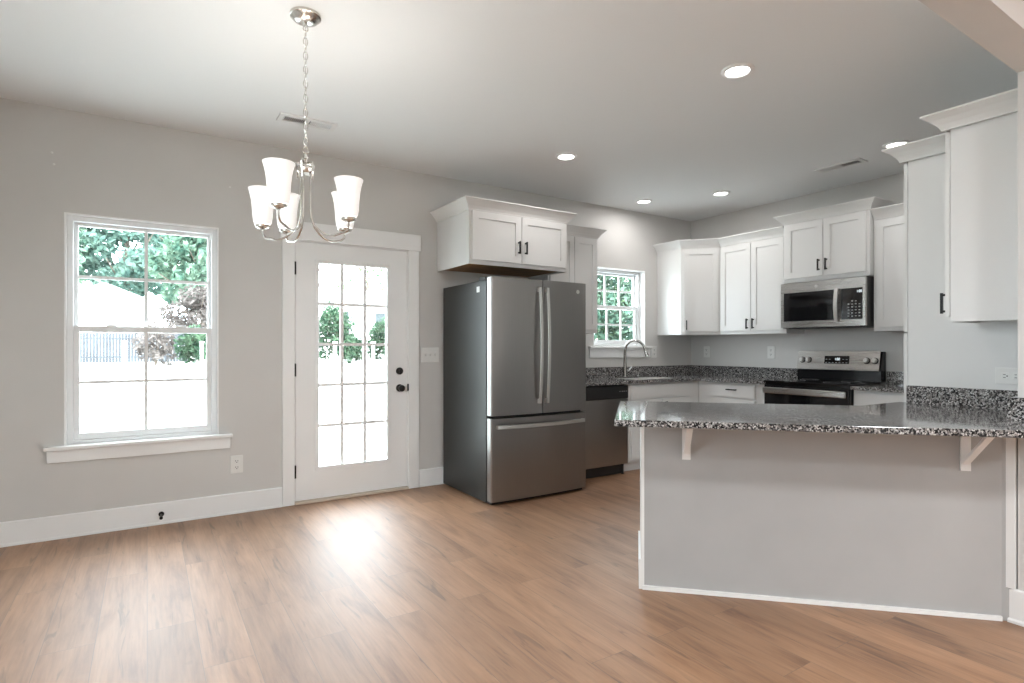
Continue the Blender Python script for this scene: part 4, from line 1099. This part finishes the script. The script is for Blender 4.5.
house('neighbour_house', 'long pale house with low roof seen through the glazed door', 9.5, 25, 50, 60, 4.6, 6.6, [(14.4, 3.5, 1.2, 1.7), (18.0, 3.5, 1.2, 1.7), (21.5, 3.5, 1.2, 1.7)], 'x')

# fence: one run of weathered boards
r = root('fence', 'weathered grey board fence along the back of the yard', 'fence', (-2, 41, gz(41)))
part(r, 'boards', M['fence'], lambda b: [b.box(-14 + 0.155 * k, -14 + 0.155 * k + 0.145, 40.98, 41.0, 0.33, 2.05 + 0.03 * ((k * 7) % 3)) for k in range(105)], world=True)
part(r, 'rails', M['fence'], lambda b: [b.box(-14, 2.2, 41.001, 41.06, z, z + 0.09) for z in (0.6, 1.7)], world=True)
for px, py in ((-0.9, 33), (2.35, 33), (8.55, 31), (10.67, 31)):
    p_ = MB((px, py, gz(py))); p_.box(px - 0.07, px + 0.07, py - 0.07, py + 0.07, gz(py) - 0.02, 1.45); p_.prism([(px - 0.1, py - 0.1), (px + 0.1, py - 0.1), (px + 0.1, py + 0.1), (px - 0.1, py + 0.1)], 1.4505, 1.53)
    o = p_.build('fence_post', M['post']); o.location = (px, py, gz(py))
    tag(o, {-0.9: 'white post left of centre in the tall window view', 2.35: 'white post at the right edge of the tall window view', 8.55: 'white yard post left in the door view', 10.67: 'white yard post right in the door view'}[px], 'post', 'white posts in the yard')

tree('leafy tree behind the gabled house, leftmost in the tall window', -8.5, 68, 17, 5.5, 'leafA', 5200, 0.40)
tree('bluish-green tree in the middle of the tall window view', -1.5, 70, 18, 5.5, 'leafB', 5200, 0.40)
tree('dense green tree on the right of the tall window view', 4.4, 60, 13, 4.6, 'leafA', 5200, 0.36)
tree('pale blossoming tree at the right edge of the tall window', 3.3, 47, 5.0, 2.7, 'leafD', 2600, 0.20, low=0.15)
tree('thin pale tree above the low house in the door view', 15.5, 66, 13, 4.5, 'leafD', 700, 0.22)
tree('sparse dark-branched tree right in the door view', 21.5, 64, 13, 5, 'leafC', 700, 0.25)
for k, (x, y, h, s_, mt, lb) in enumerate(((24.0, 26.5, 11, 4.4, 'leafC', 'bright green tree filling the left of the sink window'),
                                          (26.5, 24.0, 12, 4.4, 'leafB', 'bluish tree in the upper right of the sink window'),
                                          (24.5, 23.0, 6, 3.6, 'leafA', 'low green tree filling the lower half of the sink window'),
                                          (21.5, 25.5, 7, 3.0, 'leafA', 'green tree at the left edge of the sink window view'))):
    tree(lb, x, y, h, s_, mt, 3600, 0.22, low=0.12)
shrub('leafy shrub by the fence on the right of the tall window', 2.5, 36, 2.3, 1.6, 'leafS', 1600, 0.14)
shrub('pale blossoming bush at the tall window view fence', 0.4, 37, 2.6, 1.4, 'leafD', 700, 0.14)
shrub('green shrub at the left of the door view', 9.9, 36, 4.0, 1.6, 'leafS', 2200, 0.15)
shrub('green shrub at the right of the door view', 13.3, 36, 3.0, 1.7, 'leafS', 2600, 0.15)
shrub('low bluish shrub between the posts in the door view', 12.0, 39.5, 2.0, 1.3, 'leafS', 1800, 0.13)
